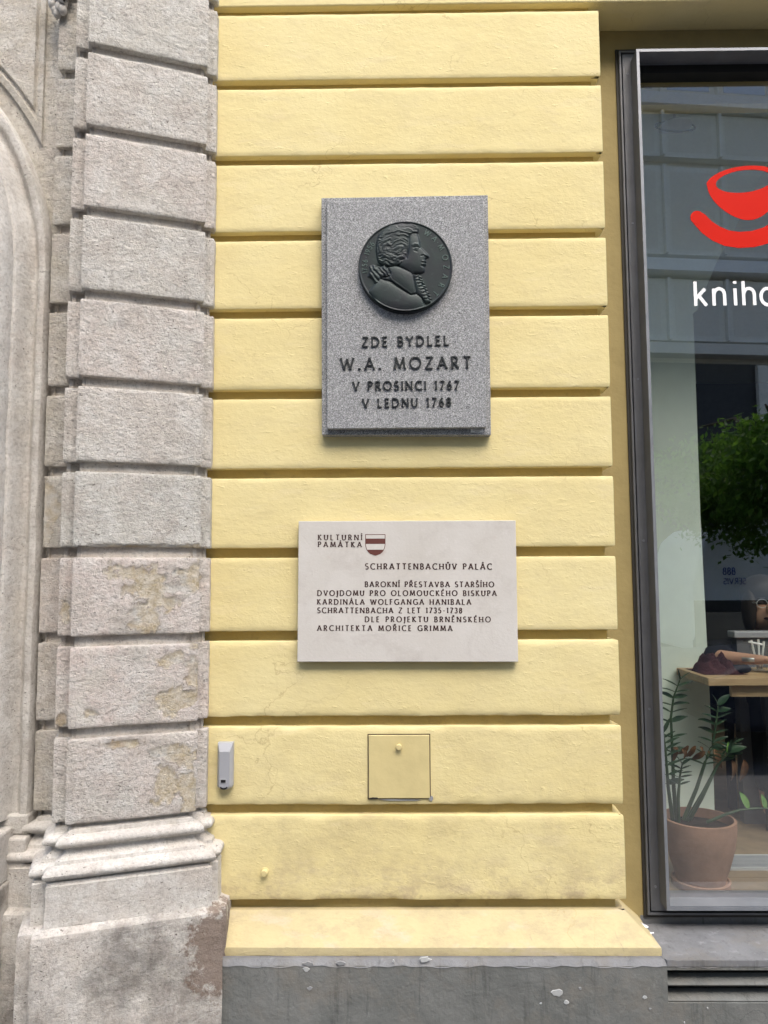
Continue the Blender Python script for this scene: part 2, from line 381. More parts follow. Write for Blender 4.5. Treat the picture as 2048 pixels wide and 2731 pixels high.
M['car'] = plain('dark_blue_car_paint', (.012, .018, .035), .5, .4, 0, .05)
M['tyre'] = plain('tyre_rubber', (.02, .02, .02), .85)
M['skin'] = plain('skin', (.50, .29, .20), .55, .4, 0, .06)
M['hair'] = plain('dark_hair', (.03, .02, .015), .6)
M['cloth'] = plain('black_cloth', (.012, .013, .018), .95, .2)
M['scarf'] = plain('dark_red_knit', (.05, .018, .02), .95, .2, 0, .4, .006, 90)
M['steel'] = plain('steel', (.6, .6, .6), .3, .5, .9, .03)
M['foil'] = plain('crumpled_foil', (.6, .6, .62), .3, .5, .8, .3, .004, 150)
def glass_mat(name, ior=1.9, tint=(.84, .90, .87)):
    n = NT(name); t = n.t; t.nodes.remove(n.b); o = t.nodes['Material Output']
    tr = n.n('ShaderNodeBsdfTransparent'); tr.inputs[0].default_value = (*tint, 1)
    gl = n.n('ShaderNodeBsdfGlossy'); gl.inputs['Roughness'].default_value = 0.0; gl.inputs[0].default_value = (1, 1, 1, 1)
    ge = n.n('ShaderNodeNewGeometry'); vm = n.n('ShaderNodeVectorMath', operation='DOT_PRODUCT'); n.l(ge.outputs['Incoming'], vm.inputs[0]); n.l(ge.outputs['True Normal'], vm.inputs[1])
    f0 = ((ior-1)/(ior+1))**2; c_ = n.math('ABSOLUTE', vm.outputs['Value']); c_ = n.math('POWER', n.math('SUBTRACT', 1.0, c_), 5.0)
    fr = n.math('ADD', f0, n.math('MULTIPLY', c_, 1-f0)); mx = n.n('ShaderNodeMixShader')   # the same from both sides of the sheet
    n.l(fr, mx.inputs[0]); n.l(tr.outputs[0], mx.inputs[1]); n.l(gl.outputs[0], mx.inputs[2]); n.l(mx.outputs[0], o.inputs[0])
    return n.m
M['glass'] = glass_mat('coated_shop_glass', 2.9, (.93, .97, .95)); M['clear'] = glass_mat('drinking_glass', 1.45, (.96, .97, .97))
def dark_glass():
    n = NT('opposite_window_glass'); return n.out((.55, .58, .60), .12, None, 1.0, .85)
M['pane'] = dark_glass(); M['cglass'] = plain('tinted_car_glass', (.01, .012, .015), .3, .4)

# ------------------------------------------------------------------ lettering: stroke alphabet
def arc(cx, cy, rx, ry, a0, a1, n=12): return [(cx+rx*math.cos(R(a0+(a1-a0)*i/n)), cy+ry*math.sin(R(a0+(a1-a0)*i/n))) for i in range(n+1)]
G = {
'A': (.78, [[(.02,0),(.39,1)],[(.39,1),(.76,0)],[(.16,.34),(.62,.34)]]),
'B': (.54, [[(.05,0),(.05,1)],[(.05,1),(.24,1)]+arc(.24,.76,.22,.24,90,-90,8)+[(.05,.52)],[(.05,.52),(.26,.52)]+arc(.26,.26,.26,.26,90,-90,8)+[(.05,0)]]),
'C': (.76, [arc(.46,.5,.44,.5,48,312,18)]),
'D': (.78, [[(.05,0),(.05,1)],[(.05,1),(.28,1)]+arc(.28,.5,.46,.5,90,-90,14)+[(.05,0)]]),
'E': (.48, [[(.05,0),(.05,1)],[(.05,1),(.45,1)],[(.05,.52),(.40,.52)],[(.05,0),(.47,0)]]),
'F': (.46, [[(.05,0),(.05,1)],[(.05,1),(.45,1)],[(.05,.52),(.38,.52)]]),
'G': (.80, [arc(.46,.5,.44,.5,48,320,18),[(.80,.08),(.80,.42)],[(.58,.44),(.84,.44)]]),
'H': (.72, [[(.05,0),(.05,1)],[(.67,0),(.67,1)],[(.05,.5),(.67,.5)]]),
'I': (.12, [[(.06,0),(.06,1)]]),
'J': (.20, [[(.14,1),(.14,.0),(.10,-.14),(-.04,-.24)]]),
'K': (.62, [[(.05,0),(.05,1)],[(.05,.48),(.54,1)],[(.16,.56),(.60,0)]]),
'L': (.48, [[(.05,0),(.05,1)],[(.05,0),(.47,0)]]),
'M': (.92, [[(.03,0),(.13,1)],[(.13,1),(.46,.12)],[(.46,.12),(.79,1)],[(.79,1),(.89,0)]]),
'N': (.76, [[(.05,0),(.05,1)],[(.05,1),(.71,0)],[(.71,0),(.71,1)]]),
'O': (.92, [arc(.46,.5,.45,.5,0,360,26)]),
'P': (.52, [[(.05,0),(.05,1)],[(.05,1),(.24,1)]+arc(.24,.74,.26,.26,90,-90,9)+[(.05,.48)]]),
'R': (.60, [[(.05,0),(.05,1)],[(.05,1),(.24,1)]+arc(.24,.74,.25,.26,90,-90,9)+[(.05,.48)],[(.24,.48),(.58,0)]]),
'S': (.50, [arc(.26,.75,.22,.25,40,270,11)+arc(.26,.26,.23,.26,80,-150,11)[1:]]),
'T': (.64, [[(.32,0),(.32,1)],[(.02,1),(.62,1)]]),
'U': (.70, [[(.05,1),(.05,.34)]+arc(.35,.34,.30,.34,180,360,12)+[(.65,1)]]),
'V': (.72, [[(.02,1),(.36,0)],[(.36,0),(.70,1)]]),
'W': (1.12, [[(.02,1),(.30,0)],[(.30,0),(.56,.92)],[(.56,.92),(.82,0)],[(.82,0),(1.10,1)]]),
'Y': (.66, [[(.02,1),(.33,.5)],[(.64,1),(.33,.5)],[(.33,.5),(.33,0)]]),
'Z': (.62, [[(.05,1),(.58,1)],[(.58,1),(.03,0)],[(.03,0),(.60,0)]]),
'1': (.26, [[(.16,0),(.16,1)],[(.16,1),(.03,.86)]]),
'2': (.5, [arc(.24,.74,.21,.26,160,-30,9)+[(.03,0)],[(.03,0),(.48,0)]]),
'3': (.48, [arc(.22,.76,.20,.24,150,-80,9),arc(.22,.27,.23,.27,85,-150,10)]),
'5': (.48, [[(.42,1),(.12,1)],[(.12,1),(.08,.56)],[(.08,.56)]+arc(.20,.30,.24,.30,100,-150,11)]),
'6': (.50, [arc(.25,.28,.22,.28,0,360,16),[(.04,.36),(.14,.72),(.38,1)]]),
'7': (.48, [[(.02,1),(.46,1)],[(.46,1),(.14,0)]]),
'8': (.48, [arc(.24,.76,.18,.23,0,360,14),arc(.24,.27,.22,.27,0,360,14)]),
'9': (.50, [arc(.25,.72,.22,.28,0,360,16),[(.46,.64),(.36,.28),(.12,0)]]),
'-': (.34, [[(.04,.42),(.30,.42)]]), '.': (.14, [[(.07,0),(.07,.10)]]), '\u00b7': (.14, [[(.07,.42),(.07,.54)]]),
'\u0301': (0, [[(-.07,1.10),(.10,1.30)]]), '\u030c': (0, [[(-.15,1.28),(0,1.12)],[(0,1.12),(.15,1.28)]]), '\u030a': (0, [arc(0,1.18,.085,.085,0,360,10)]),
}
LC = {'k': (.52, [[(.07,0),(.07,1)],[(.07,.28),(.46,.70)],[(.20,.42),(.50,0)]]),
 'n': (.58, [[(.07,0),(.07,.70)],[(.07,.44)]+arc(.29,.44,.21,.26,170,0,8)+[(.50,0)]]),
 'i': (.14, [[(.07,0),(.07,.70)],[(.07,.90),(.07,1.0)]]),
 'h': (.58, [[(.07,0),(.07,1)],[(.07,.44)]+arc(.29,.44,.21,.26,170,0,8)+[(.50,0)]]),
 'o': (.62, [arc(.31,.35,.26,.34,0,360,22)])}
def stroke_mesh(V, F, pts, wid, flare, org, ex, ez, Y0, Y1, k, H):
    """a ribbon with thickness: pts in cap-height units -> ex/ez plane, front at Y0, back at Y1"""
    P = [Vector(p) for p in pts]
    closed = (P[0]-P[-1]).length < 1e-4
    if flare and len(P) == 2:
        a, b = P; L = (b-a).length; P = [a+(b-a)*t for t in (0, .06, .2, .5, .8, .94, 1)]; W = [1.75, 1.3, 1.0, .9, 1.0, 1.3, 1.75]
    elif flare and not closed:
        n = len(P); W = [1.0]*n; W[0] = 1.5; W[-1] = 1.5
    else: W = [1.0]*len(P)
    n0 = len(V); n = len(P)
    for i, p in enumerate(P):
        a = P[i-1] if i else (P[-2] if closed else P[0]); b = P[i+1] if i < n-1 else (P[1] if closed else P[-1])
        t = (b-a).normalized(); nn = Vector((-t.y, t.x))
        th = wid*(1.0 if not flare else (.72+.42*abs(t.y)))      # horizontals thinner than stems
        for s_ in (1, -1):
            q = p+nn*th*.5*W[i]*s_
            x = org[0]+(ex[0]*q.x+ez[0]*q.y)*H; z = org[1]+(ex[1]*q.x+ez[1]*q.y)*H
            V.append((x, Y0-k*.00006, z)); V.append((x, Y1, z))
    for i in range(n-1):
        a = n0+4*i; b = a+4
        F += [(a, a+2, b+2, b), (a, b, b+1, a+1), (a+2, a+3, b+3, b+2)]
    if not closed: F += [(n0, n0+1, n0+3, n0+2), (n0+4*(n-1), n0+4*(n-1)+2, n0+4*(n-1)+3, n0+4*(n-1)+1)]
import unicodedata
def layout(txt, sp):
    x = 0; out = []; last = None
    for ch in unicodedata.normalize('NFD', txt):
        if ch in '\u0301\u030c\u030a': out.append((ch, last)); continue
        if ch == ' ': x += .34+sp; continue
        g = G[ch]; out.append((ch, x)); last = x+g[0]/2+(.04 if ch == 'E' else 0); x += g[0]+sp
    return out, x-sp
def text_line(txt, pl, pr, H, Ysurf, thick, wid, flare, mat, parent, name, split=False, name_l=None):
    """set a line between two wall points pl, pr (x, z) on its baseline; H = cap height"""
    ex = Vector((pr[0]-pl[0], pr[1]-pl[1])); L = ex.length; ex.normalize(); ez = Vector((-ex.y, ex.x))
    _, w0 = layout(txt, 0); _, w1 = layout(txt, 1); sp = (L/H-w0)/(w1-w0)
    lay, _ = layout(txt, sp); V = []; F = []; k = 0
    groups = []
    for ch, x in lay:
        if split and ch not in '\u0301\u030c\u030a': V = []; F = []; groups.append((V, F)); k = 0
        org = (pl[0]+ex.x*x*H, pl[1]+ex.y*x*H)
        for st in G[ch][1]:
            stroke_mesh(V, F, st, wid, flare, org, ex, ez, Ysurf-thick, Ysurf+.0002, k % 6, H); k += 1
    if not split: groups = [(V, F)]
    for V, F in groups: link(name, mesh(name, V, F), mat, parent)

# ================================================================== SETTING
def struct(name, mb, mat, **k): return tag(mb.build(name, mat, None, **k), kind='structure')
b = MB(); b.box((-40, -3.6, -.12), (40, -.02, 0)); struct('pavement', b, M['pave'])
b = MB(); b.box((-150, -150, -.3), (150, 60, -.125)); struct('road', b, M['asphalt'])
b = MB(); b.box((-40, -14.4, -.12), (40, -10.2, -.004)); struct('far_pavement', b, M['pave'])

# ------------------------------------------------------------------ the yellow palace
YB = [15.6, 213.6, 416.2, 617.5, 823.8, 1036.6, 1248.6, 1460.7, 1680.5, 1908.5, 2140.4, 2395.6]   # lower arrises of the courses
YR = [9, 206.2, 407.6, 611.7, 817.6, 1036.6, 1246.5, 1459, 1682.9, 1911.3, 2151, 2403.8]
ZB = [(Z_(683, a)+Z_(1366, b_))/2 for a, b_ in zip(YB, YR)]
JT = .030
XR = sum(X_(p, q) for p, q in ((1604,201),(1608,399),(1613.7,608),(1616.6,815.5),(1624.9,1036),(1631.4,1246),(1639.2,1460),(1646.6,1682),(1656.5,1911),(1667.6,2152)))/10
XL = -.60
GLY = .150                       # glass plane
palace = empty('yellow_palace', (0, .1, 0), 'yellow rusticated palace front with grey base and shop window', 'building')
for k in range(1, 12):
    z1 = ZB[k-1]-JT; z0 = ZB[k]
    XLk = XL
    sweep('plaster_band', [(XLk, 0), (XR, 0), (XR, .135)], vprof(z0, z1, .032, .012, .003), M['yellow'], palace, .012, .0004, .0012 if k < 9 else .0038, k*1.7, lowf=.0009)
b = MB(); b.box((XL, 0, ZB[0]), (6, .6, ZB[0]+.9)); o = b.build('lintel', M['yellow'], palace, bevel=.004)
b = MB(); b.box((XL, .028, ZB[11]-.07), (XR-.024, .5, ZB[0]+.002)); b.build('joint_wall', M['joint'], palace)
# window opening
WX0, WZ1 = at(1637.6, 135.8, .13); WX0b, WZ0 = at(1718, 2444, .13); WX0 = (WX0+WX0b)/2; WX1 = WX0+3.3
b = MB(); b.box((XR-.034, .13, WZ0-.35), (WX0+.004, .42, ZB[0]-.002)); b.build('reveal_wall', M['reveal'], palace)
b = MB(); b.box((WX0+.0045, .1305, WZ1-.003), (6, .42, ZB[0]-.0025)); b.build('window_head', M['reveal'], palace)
# flared foot of the yellow wall
zt = ZB[11]-JT; zb = Z_(1024, 2549, -.072); FL = .072
n_ = 16; prof = [(-.024, zt), (-.004, zt), (0, zt-.004)]
for i in range(1, n_): 
    t = i/n_; prof.append((FL*(t**1.08), zt-.004-(zt-.004-zb-.022)*t))
prof += [(FL, zb+.022), (FL+.001, zb+.012), (FL, zb)]
sweep('flared_foot', [(XL+.02, 0), (XR, 0), (XR, .135)], prof, M['yellow'], palace, .012, .0012, 0, 31, lowf=.0015)
# grey base
DY = -.098; zd = zb
VX0, VX1 = X_(1366+1005/2.43, 2600, DY), 2.4
vz = [Z_(1850, 2049+q/2.43, DY) for q in (1308, 1408, 1412, 1512)]
def dprof(z0, z1): return [(0, z1), ]
zc = zd-.014
b = MB()
b.box((-.52, DY, -.1), (VX0, .2, zc)); b.box((VX0, DY, vz[0]), (6, .2, zc)); b.box((VX0, DY, -.1), (6, .2, vz[3]-.004)); b.box((VX0, DY+.09, vz[3]-.004), (6, .2, vz[0]))
base = b.build('grey_base', M['dado'], palace)
# light chamfered top edge of the base
zs = np.arange(-.52, 6, .02)
V = []; F = []
for i, x in enumerate(zs):
    j = .0022*math.sin(i*1.7)+.002*math.sin(i*.53)
    V += [(x, DY-.0015, zc-.002+j), (x, DY+.010, zd-.001+j*.2), (x, .12, zd+.001)]
for i in range(len(zs)-1):
    for q in range(2): F.append((3*i+q, 3*i+3+q, 3*i+4+q, 3*i+1+q))
link('base_ledge', mesh('base_ledge', V, F), M['sill'], palace)
# window sill: slope from the frame foot to the base edge
zs1 = Z_(1850, 2475, .13)
b = MB(); x0 = XR+.003
b.add([(x0, .13, zs1), (6, .13, zs1), (6, DY-.002, zd+.002), (XR+FL+.006, DY-.002, zd+.002), (x0, .13, .3), (6, .13, .3), (6, DY-.002, zc), (XR+FL+.006, DY-.002, zc)],
      [(3, 2, 1, 0), (7, 6, 2, 3), (4, 7, 3, 0)]); b.build('window_sill', M['sill'], palace)
b = MB(); b.box((WX0-.01, .129, zs1-.05), (6, .3, WZ0+.004)); b.build('sill_upstand', M['sill'], palace)
# cellar vent: two louvres in the hole
for i in (0, 1):
    zt_, zb_ = vz[2*i], vz[2*i+1]
    b = MB(); mid = zb_+(zt_-zb_)*.05
    b.add([(VX0+.001, DY+.004, zb_), (5.9, DY+.004, zb_), (5.9, DY+.040, mid+.012), (VX0+.001, DY+.040, mid+.012),
           (VX0+.001, DY+.006, zb_-.004), (5.9, DY+.006, zb_-.004), (5.9, DY+.040, mid+.004), (VX0+.001, DY+.040, mid+.004)],
          [(0, 1, 2, 3), (4, 7, 6, 5), (0, 4, 5, 1), (3, 2, 6, 7), (0, 3, 7, 4)])
    tag(b.build('vent_louvre', M['dado'], palace))
b = MB(); b.box((VX0-.002, DY+.0865, vz[3]), (5.95, DY+.0895, vz[0]-.001)); b.build('vent_dark_sheet', M['black'], palace)  # black sheet painted for the deep shade in the hollow behind the louvres
# paint flakes on the base
def blob(cx, cz, rx, rz, n=11, sd_=0):
    rr = random.Random(sd_); return [(cx+rx*math.cos(2*math.pi*i/n)*rr.uniform(.55, 1.1), cz+rz*math.sin(2*math.pi*i/n)*rr.uniform(.55, 1.1)) for i in range(n)]
flk = [(683+325/2.43, 2049+1300/2.43, 26, 17, 'w'), (683+350/2.43, 2049+1425/2.43, 22, 14, 'g'), (683+1095/2.43, 2049+1238/2.43, 44, 22, 'w'), (683+340/2.43, 2049+1265/2.43, 44, 16, 'g'), (683+550/2.43, 2049+1262/2.43, 46, 16, 'g'),
       (1366+290/2.43, 2049+1455/2.43, 44, 26, 'w'), (1366+350/2.43, 2049+1515/2.43, 20, 16, 'w'), (1366+857/2.43, 2049+1482/2.43, 20, 13, 'w'), (1366+440/2.43, 2049+1425/2.43, 14, 12, 'g'), (683+890/2.43, 2049+1248/2.43, 8, 12, 'w'),
       (1366+185/2.43, 2049+1522/2.43, 9, 7, 'w'), (1366+892/2.43, 2049+1558/2.43, 12, 7, 'g'), (1366+1265/2.43, 2049+1552/2.43, 6, 7, 'w'), (1366+1115/2.43, 2049+1645/2.43, 5, 8, 'w')]
M['flake'] = plain('bare_white_plaster', (.42, .43, .43), .8, .2, 0, .2, .001); M['flake2'] = plain('grey_undercoat', (.26, .265, .27), .8, .2, 0, .15)
for i, (px, py, rx, rz, c) in enumerate(flk):
    x, z = at(px, py, DY); b = MB(); k = .00042
    b.prism(blob(x, z, rx*k, rz*k, 11, i), DY-.0022, DY+.001, .12); b.build('paint_flake', M['flake'] if c == 'w' else M['flake2'], palace)
# access hatch
hx0, hz1 = at(981, 1958, 0); hx1, hz0 = at(1148, 2130, 0)
def ring(mb, x0, z0, x1, z1, wd, y0, y1):
    mb.box((x0, y0, z0), (x0+wd, y1, z1)); mb.box((x1-wd, y0, z0), (x1, y1, z1)); mb.box((x0+wd, y0, z0), (x1-wd, y1, z0+wd)); mb.box((x0+wd, y0, z1-wd), (x1-wd, y1, z1))
b = MB(); ring(b, hx0-.001, hz0-.001, hx1+.001, hz1+.001, .0030, -.0018, .001); fr = b.build('hatch_gap', M['gap'], palace)  # dark ring laid on for the shaded gap round the door; nothing cut
b = MB(); b.box((hx0+.0022, -.0052, hz0+.0022), (hx1-.0022, .001, hz1-.0022)); b.build('hatch_door', M['hatch'], palace, bevel=.0018)
kx, kz = at(683+925/2.43, 1366+1522/2.43, -.01)
b = MB(); b.lathe([(.0085, 0), (.0085, .010), (.0075, .012), (.0045, .0125)], (kx, -.0052, kz), 16, 'Y'); b.build('hatch_knob', M['hatch'], palace, 40)
b = MB(); b.prism(blob(hx0+.018, hz0+.004, .016, .0022, 9, 3), -.0064, -.005); b.build('paint_flake', M['seal'], palace)
b = MB(); b.prism(blob(hx1+.002, hz0+.0, .007, .009, 9, 5), -.0028, .001); b.prism(blob(hx0+.09, hz0-.003, .06, .003, 9, 15), -.0026, .001); b.build('paint_flake', M['flake2'], palace)

# ------------------------------------------------------------------ shop window
def rframe(wd, y0, y1, ins, name, mat, parent, bevel=0):
    b = MB(); ring(b, WX0+ins, WZ0+ins, WX1-ins, WZ1-ins, wd, y0, y1); return b.build(name, mat, parent, bevel=bevel)
win = rframe(.013, .124, .172, 0, 'shop_window', M['seal'], palace); tag(win, 'tall metal framed display window set back in the yellow wall')
rframe(.0065, .116, .172, .0095, 'outer_profile', M['frame'], win, .001)
rframe(.0045, .135, .172, .016, 'shadow_gap', M['black'], win)
rframe(.040, .119, .172, .0205, 'frame_face', M['frame'], win, .0015)
BI = .048; BF = .058
# projecting bezel: thin wall plate standing out of the frame, with bare front edge
b = MB(); ring(b, WX0+BI, WZ0+BI, WX1-BI, WZ1-BI, .0085, BF+.0015, .155); b.build('bezel', M['frame'], win)
b = MB(); ring(b, WX0+BI-.0006, WZ0+BI-.0006, WX1-BI+.0006, WZ1-BI+.0006, .0093, BF, BF+.0015); b.build('bezel_edge', M['rim'], win)
b = MB(); b.box((WX0+BI+.0088, BF+.003, WZ0+BI+.0088), (WX1-BI-.0088, GLY-.004, WZ0+BI+.0115)); b.build('inner_sill', M['rim'], win)
b = MB(); b.box((WX0+BI+.0088, GLY-.03, WZ1-BI-.040), (WX1-BI-.0088, GLY+.02, WZ1-BI-.0087)); b.build('blind_box', M['black'], win)
b = MB(); b.box((WX0+BI+.006, GLY, WZ0+BI+.006), (WX1-BI-.006, GLY+.004, WZ1-BI-.006))
me = mesh('glass_pane', [(WX0+BI, GLY, WZ0+BI), (WX1-BI, GLY, WZ0+BI), (WX1-BI, GLY, WZ1-BI), (WX0+BI, GLY, WZ1-BI)], [(0, 1, 2, 3)]); link('glass_pane', me, M['glass'], win)
for cx, cy in ((1366+727/2.43, 478/2.43), (1366+758/2.43, 1447/2.43), (1366+790/2.43, 683+797/2.43), (1366+828/2.43, 1366+184/2.43), (1366+870/2.43, 1366+1276/2.43), (1366+922/2.43, 2049+768/2.43)):
    x, z = at(cx, cy, .118); x = WX0+.036
    b = MB(); b.lathe([(.0042, 0), (.0042, .001), (.0036, .0016), (.0014, .0014), (.0012, .0004)], (x, .1192, z), 14, 'Y'); b.build('screw', M['rim'], win, 40)
# red cup logo
def lp(x, y): return at(1366+x/2.43, y/2.43, GLY)
b = MB(); n_ = 60; V = []; F = []
for i in range(n_):
    a = 2*math.pi*i/n_; ca, sa = math.cos(a), math.sin(a)
    tl = R(-7); ix, iy = 185*ca, 72*sa; ix, iy = ix*math.cos(tl)-iy*math.sin(tl), ix*math.sin(tl)+iy*math.cos(tl); p = (1503+ix, 1176+iy)
    if sa < 0: q = (1503+250*ca*math.cos(tl)-108*sa*math.sin(tl)*-1, 1184+250*ca*math.sin(tl)*.6+108*sa)
    else: q = (1500+(238*ca*(1-.16*sa*sa))+30*sa, 1184-26*ca*(1-sa)+244*sa)
    for (u, v) in (p, q):
        x, z = lp(u, v); V.append((x, GLY-.0012, z))
for i in range(n_): j = (i+1) % n_; F.append((2*i, 2*j, 2*j+1, 2*i+1))
sm = [((1190, 1405), 44), ((1215, 1425), 50), ((1262, 1475), 52), ((1320, 1515), 54), ((1390, 1545), 55), ((1470, 1556), 55), ((1560, 1550), 56), ((1650, 1525), 58), ((1740, 1470), 58), ((1810, 1400), 56), ((1850, 1330), 50)]
n0 = len(V)
for i, (p, r_) in enumerate(sm):
    a = Vector(sm[max(i-1, 0)][0]); c = Vector(sm[min(i+1, len(sm)-1)][0]); t = (c-a).normalized(); nn = Vector((-t.y, t.x))
    for s_ in (1, -1):
        q = Vector(p)+nn*r_*s_*(.95); x, z = lp(q.x, q.y); V.append((x, GLY-.0012, z))
for i in range(len(sm)-1): a = n0+2*i; F.append((a, a+2, a+3, a+1))
c0 = len(V)
for i in range(20):
    a = 2*math.pi*i/20; x, z = lp(1196+43*math.cos(a), 1410+43*math.sin(a)); V.append((x, GLY-.0016, z))
F.append(tuple(range(c0, c0+20)))
link('window_logo', mesh('window_logo', V, F), M['red'], win)
# lettering on the glass
base_l = at(1366+1178/2.43, 683+323/2.43, GLY); base_r = at(1366+1659/2.43, 683+318/2.43, GLY)
ex = Vector((base_r[0]-base_l[0], base_r[1]-base_l[1])).normalized(); ez = Vector((-ex.y, ex.x))
pxm = (X_(2040, 800, GLY)-X_(1850, 800, GLY))/190/2.43       # metres per crop unit
H = 162*pxm
for ch, cx in (('k', 1178), ('n', 1297), ('i', 1436), ('h', 1490), ('o', 1606)):
    V = []; F = []; 
    for k, st in enumerate(LC[ch][1]):
        stroke_mesh(V, F, [(p[0]-.0, p[1]) for p in st], .135, False, (base_l[0]+ex.x*(cx-1178)*pxm, base_l[1]+ex.y*(cx-1178)*pxm), ex, ez, GLY-.0012, GLY-.0006, k, H)
    link('window_letter', mesh('window_letter', V, F), M['white'], win)

# ================================================================== STONE PORTAL
portal = empty('stone_portal', (-1.0, -.1, 0), 'weathered grey stone portal with rusticated pilaster beside the yellow wall', 'portal')
ML = Vector((*[at(194, 1500, -.184)[0]], -.184)); MR = Vector((at(534, 1500, -.066)[0], -.066))
ML = Vector((X_(194, 1500, -.184), -.184)); MR = Vector((X_(534, 1500, -.066), -.066))
tt = (MR-ML).normalized(); nn_ = Vector((tt.y, -tt.x))
SB = .034; AL = .036; AR = .031
a1 = ML-nn_*SB; a0 = a1-tt*AL; a00 = Vector((a0.x+.03, 0.0))
r1 = MR-nn_*SB; r0 = r1+tt*AR
BYp = -.060
pil = [(a0-nn_*.14), a0, a1, ML, MR, r1, r0, Vector((r0.x-.004, .05))]
bx0 = X_(130, 800, BYp)+.004; bx1 = a0.x+.05
Bplan = [(bx0, .03), (bx0, BYp), (bx1, BYp)]
def patch(lst):
    def f(s, z, P):
        d = np.zeros(z.shape)
        nz = fbm(P+11, 16, 4, .6); nz2 = fbm(P+3, 60, 3, .6)
        for (sx, zz, rx, rz) in lst:
            q = 1-np.sqrt(((s-sx)/rx)**2+((z-zz)/rz)**2)+nz*1.1+nz2*.75
            d = np.maximum(d, np.clip(q*4.5, 0, 1))
        return d
    return f
s_main0 = .14+AL+SB          # arc length where the main face starts
Lm = (MR-ML).length
def mp(u): return s_main0+Lm*u
for k in range(0, 11):
    z0 = ZB[k]; z1 = (ZB[k-1] if k else ZB[0]+.25)-JT
    h = z1-z0; zz = lambda v: z0+h*v
    dmg = None
    if k == 8: dmg = patch([(mp(.42), zz(.82), .06, .035), (mp(.62), zz(.62), .09, .035), (mp(.90), zz(.70), .06, .045), (mp(.62), zz(.25), .045, .05), (mp(.68), zz(.42), .05, .03), (s_main0-SB-.018, zz(.3), .012, .04)])
    if k == 9: dmg = patch([(mp(.78), zz(.80), .05, .025), (mp(.95), zz(.62), .03, .08), (mp(.80), zz(.30), .065, .055), (mp(.16), zz(.18), .02, .012), (s_main0-SB-.018, zz(.12), .012, .02)])
    if k == 10: dmg = patch([(mp(.36), zz(.90), .055, .012), (mp(.72), zz(.78), .05, .02), (mp(.88), zz(.68), .05, .03), (mp(.78), zz(.38), .04, .06), (mp(.93), zz(.2), .03, .05)])
    if k == 7: dmg = patch([(mp(.6), zz(.0), .2, .008)])
    o = sweep('stone_block', pil, vprof(z0, z1, .024, .0045, .004), M['stone'], portal, .0045, .0019 if k < 8 else .0010, .0022, 50+k*3.1, damage=dmg, lowf=.0009)
    tnt = {8: .75, 9: .85, 10: .55}.get(k, [.1, .0, .25, .45, .1, .5, .25, .0][min(k, 7)]); o.color = (1, 1, 1, tnt)
    dmb = patch([(.10, zz(.4), .03, .1)]) if k == 7 else None
    o = sweep('stone_block', Bplan, vprof(z0+.002, z1+.002, .020, .006, .003), M['stone_b'], portal, .006, .0018, .0022, 90+k*2.3, damage=dmb, lowf=.001)
    o.color = (1, 1, 1, {8: .55, 9: .3}.get(k, .05))
ztop = ZB[0]+.3; zbase = ZB[10]-.02
def off(plan, d): return plan
core_prof = [(-.016, zbase-.3), (-.016, ztop)]
prc = [(-.021, z) for z in np.arange(zbase-.25, ztop, .02)]
o = sweep('pilaster_core', pil, prc, M['core'], portal, .01, .001, 0, 5); o.color = (1, 1, 1, .15)
o = sweep('pilaster_core', Bplan, [(-.019, z) for z in np.arange(zbase-.25, ztop, .02)], M['core'], portal, .01, .001, 0, 6); o.color = (1, 1, 1, .1)
# attic base: z levels read on the right end of the main face
def zr(cy, Y): return Z_(530, 2049+cy/2.43, Y)
z_t1t, z_t1b, z_t2t, z_t2b, z_plb, z_ped = zr(362, -.08), zr(436, -.09), zr(545, -.11), zr(632, -.115), zr(912, -.115), zr(935, -.14)
def torus_p(zt_, zb_, o0, o1, n=8):
    return [(o0+(o1-o0)*math.sin(math.pi*i/n), zt_+(zb_-zt_)*(1-math.cos(math.pi*i/n))/2) for i in range(n+1)]
prof = [(-.0235, ZB[10]-.004), (-.0235, z_t1t+.022), (-.008, z_t1t+.012), (-.006, z_t1t+.002)] + torus_p(z_t1t, z_t1b, .002, .021) + [(.002, z_t1b-.004)]
zsc0, zsc1 = z_t1b-.006, z_t2t+.012
prof += [(-.004+.019*(i/6)**2.2, zsc0+(zsc1-zsc0)*i/6) for i in range(7)] + [(.020, z_t2t+.010), (.022, z_t2t+.001)] + torus_p(z_t2t, z_t2b, .024, .051) + [(.037, z_t2b-.003), (.037, z_t2b-.008), (.042, z_t2b-.012)]
prof += [(.042, z) for z in np.arange(z_t2b-.022, z_plb, -.012)] + [(.043, z_plb), (.048, z_plb-.004), (.067, z_ped-.012), (.069, z_ped-.020)]
prof += [(.069, z) for z in np.arange(z_ped-.026, -.05, -.006)]
def dpl(s, z, P):
    nz = fbm(P+11, 18, 5, .75); q = 1-np.sqrt(((P[..., 0]-MR.x-.05)/.06)**2+((z-z_ped+.05)/.10)**2)+nz*1.7
    return np.clip(q*4, 0, 1)*(z < z_ped-.012)*.85
prof2 = prof[::-1]
ib = next(i for i, p in enumerate(prof2) if p[0] < .0475)
lower = prof2[:ib+1]; upper = prof2[ib:]
pil2 = [pil[0], pil[1], pil[2], pil[3], pil[4], pil[5], pil[6], pil[7]]
o = sweep('base_moulding', pil2, upper, M['stone_s'], portal, .010, .0022, 0, 71, lowf=.003); o.color = (1, 1, 1, .2)
lower = [(o_, z_) for (o_, z_) in lower]
o = sweep('pedestal', pil2, lower, M['stone_d'], portal, .006, .0020, 0, 72, lowf=.004); o.color = (1, 1, 1, .15)
Bp2 = [(bx0, .03), (bx0, BYp), (bx1-.02, BYp)]
o = sweep('base_moulding', Bp2, upper, M['stone_s'], portal, .010, .0022, 0, 73, lowf=.003); o.color = (1, 1, 1, .1)
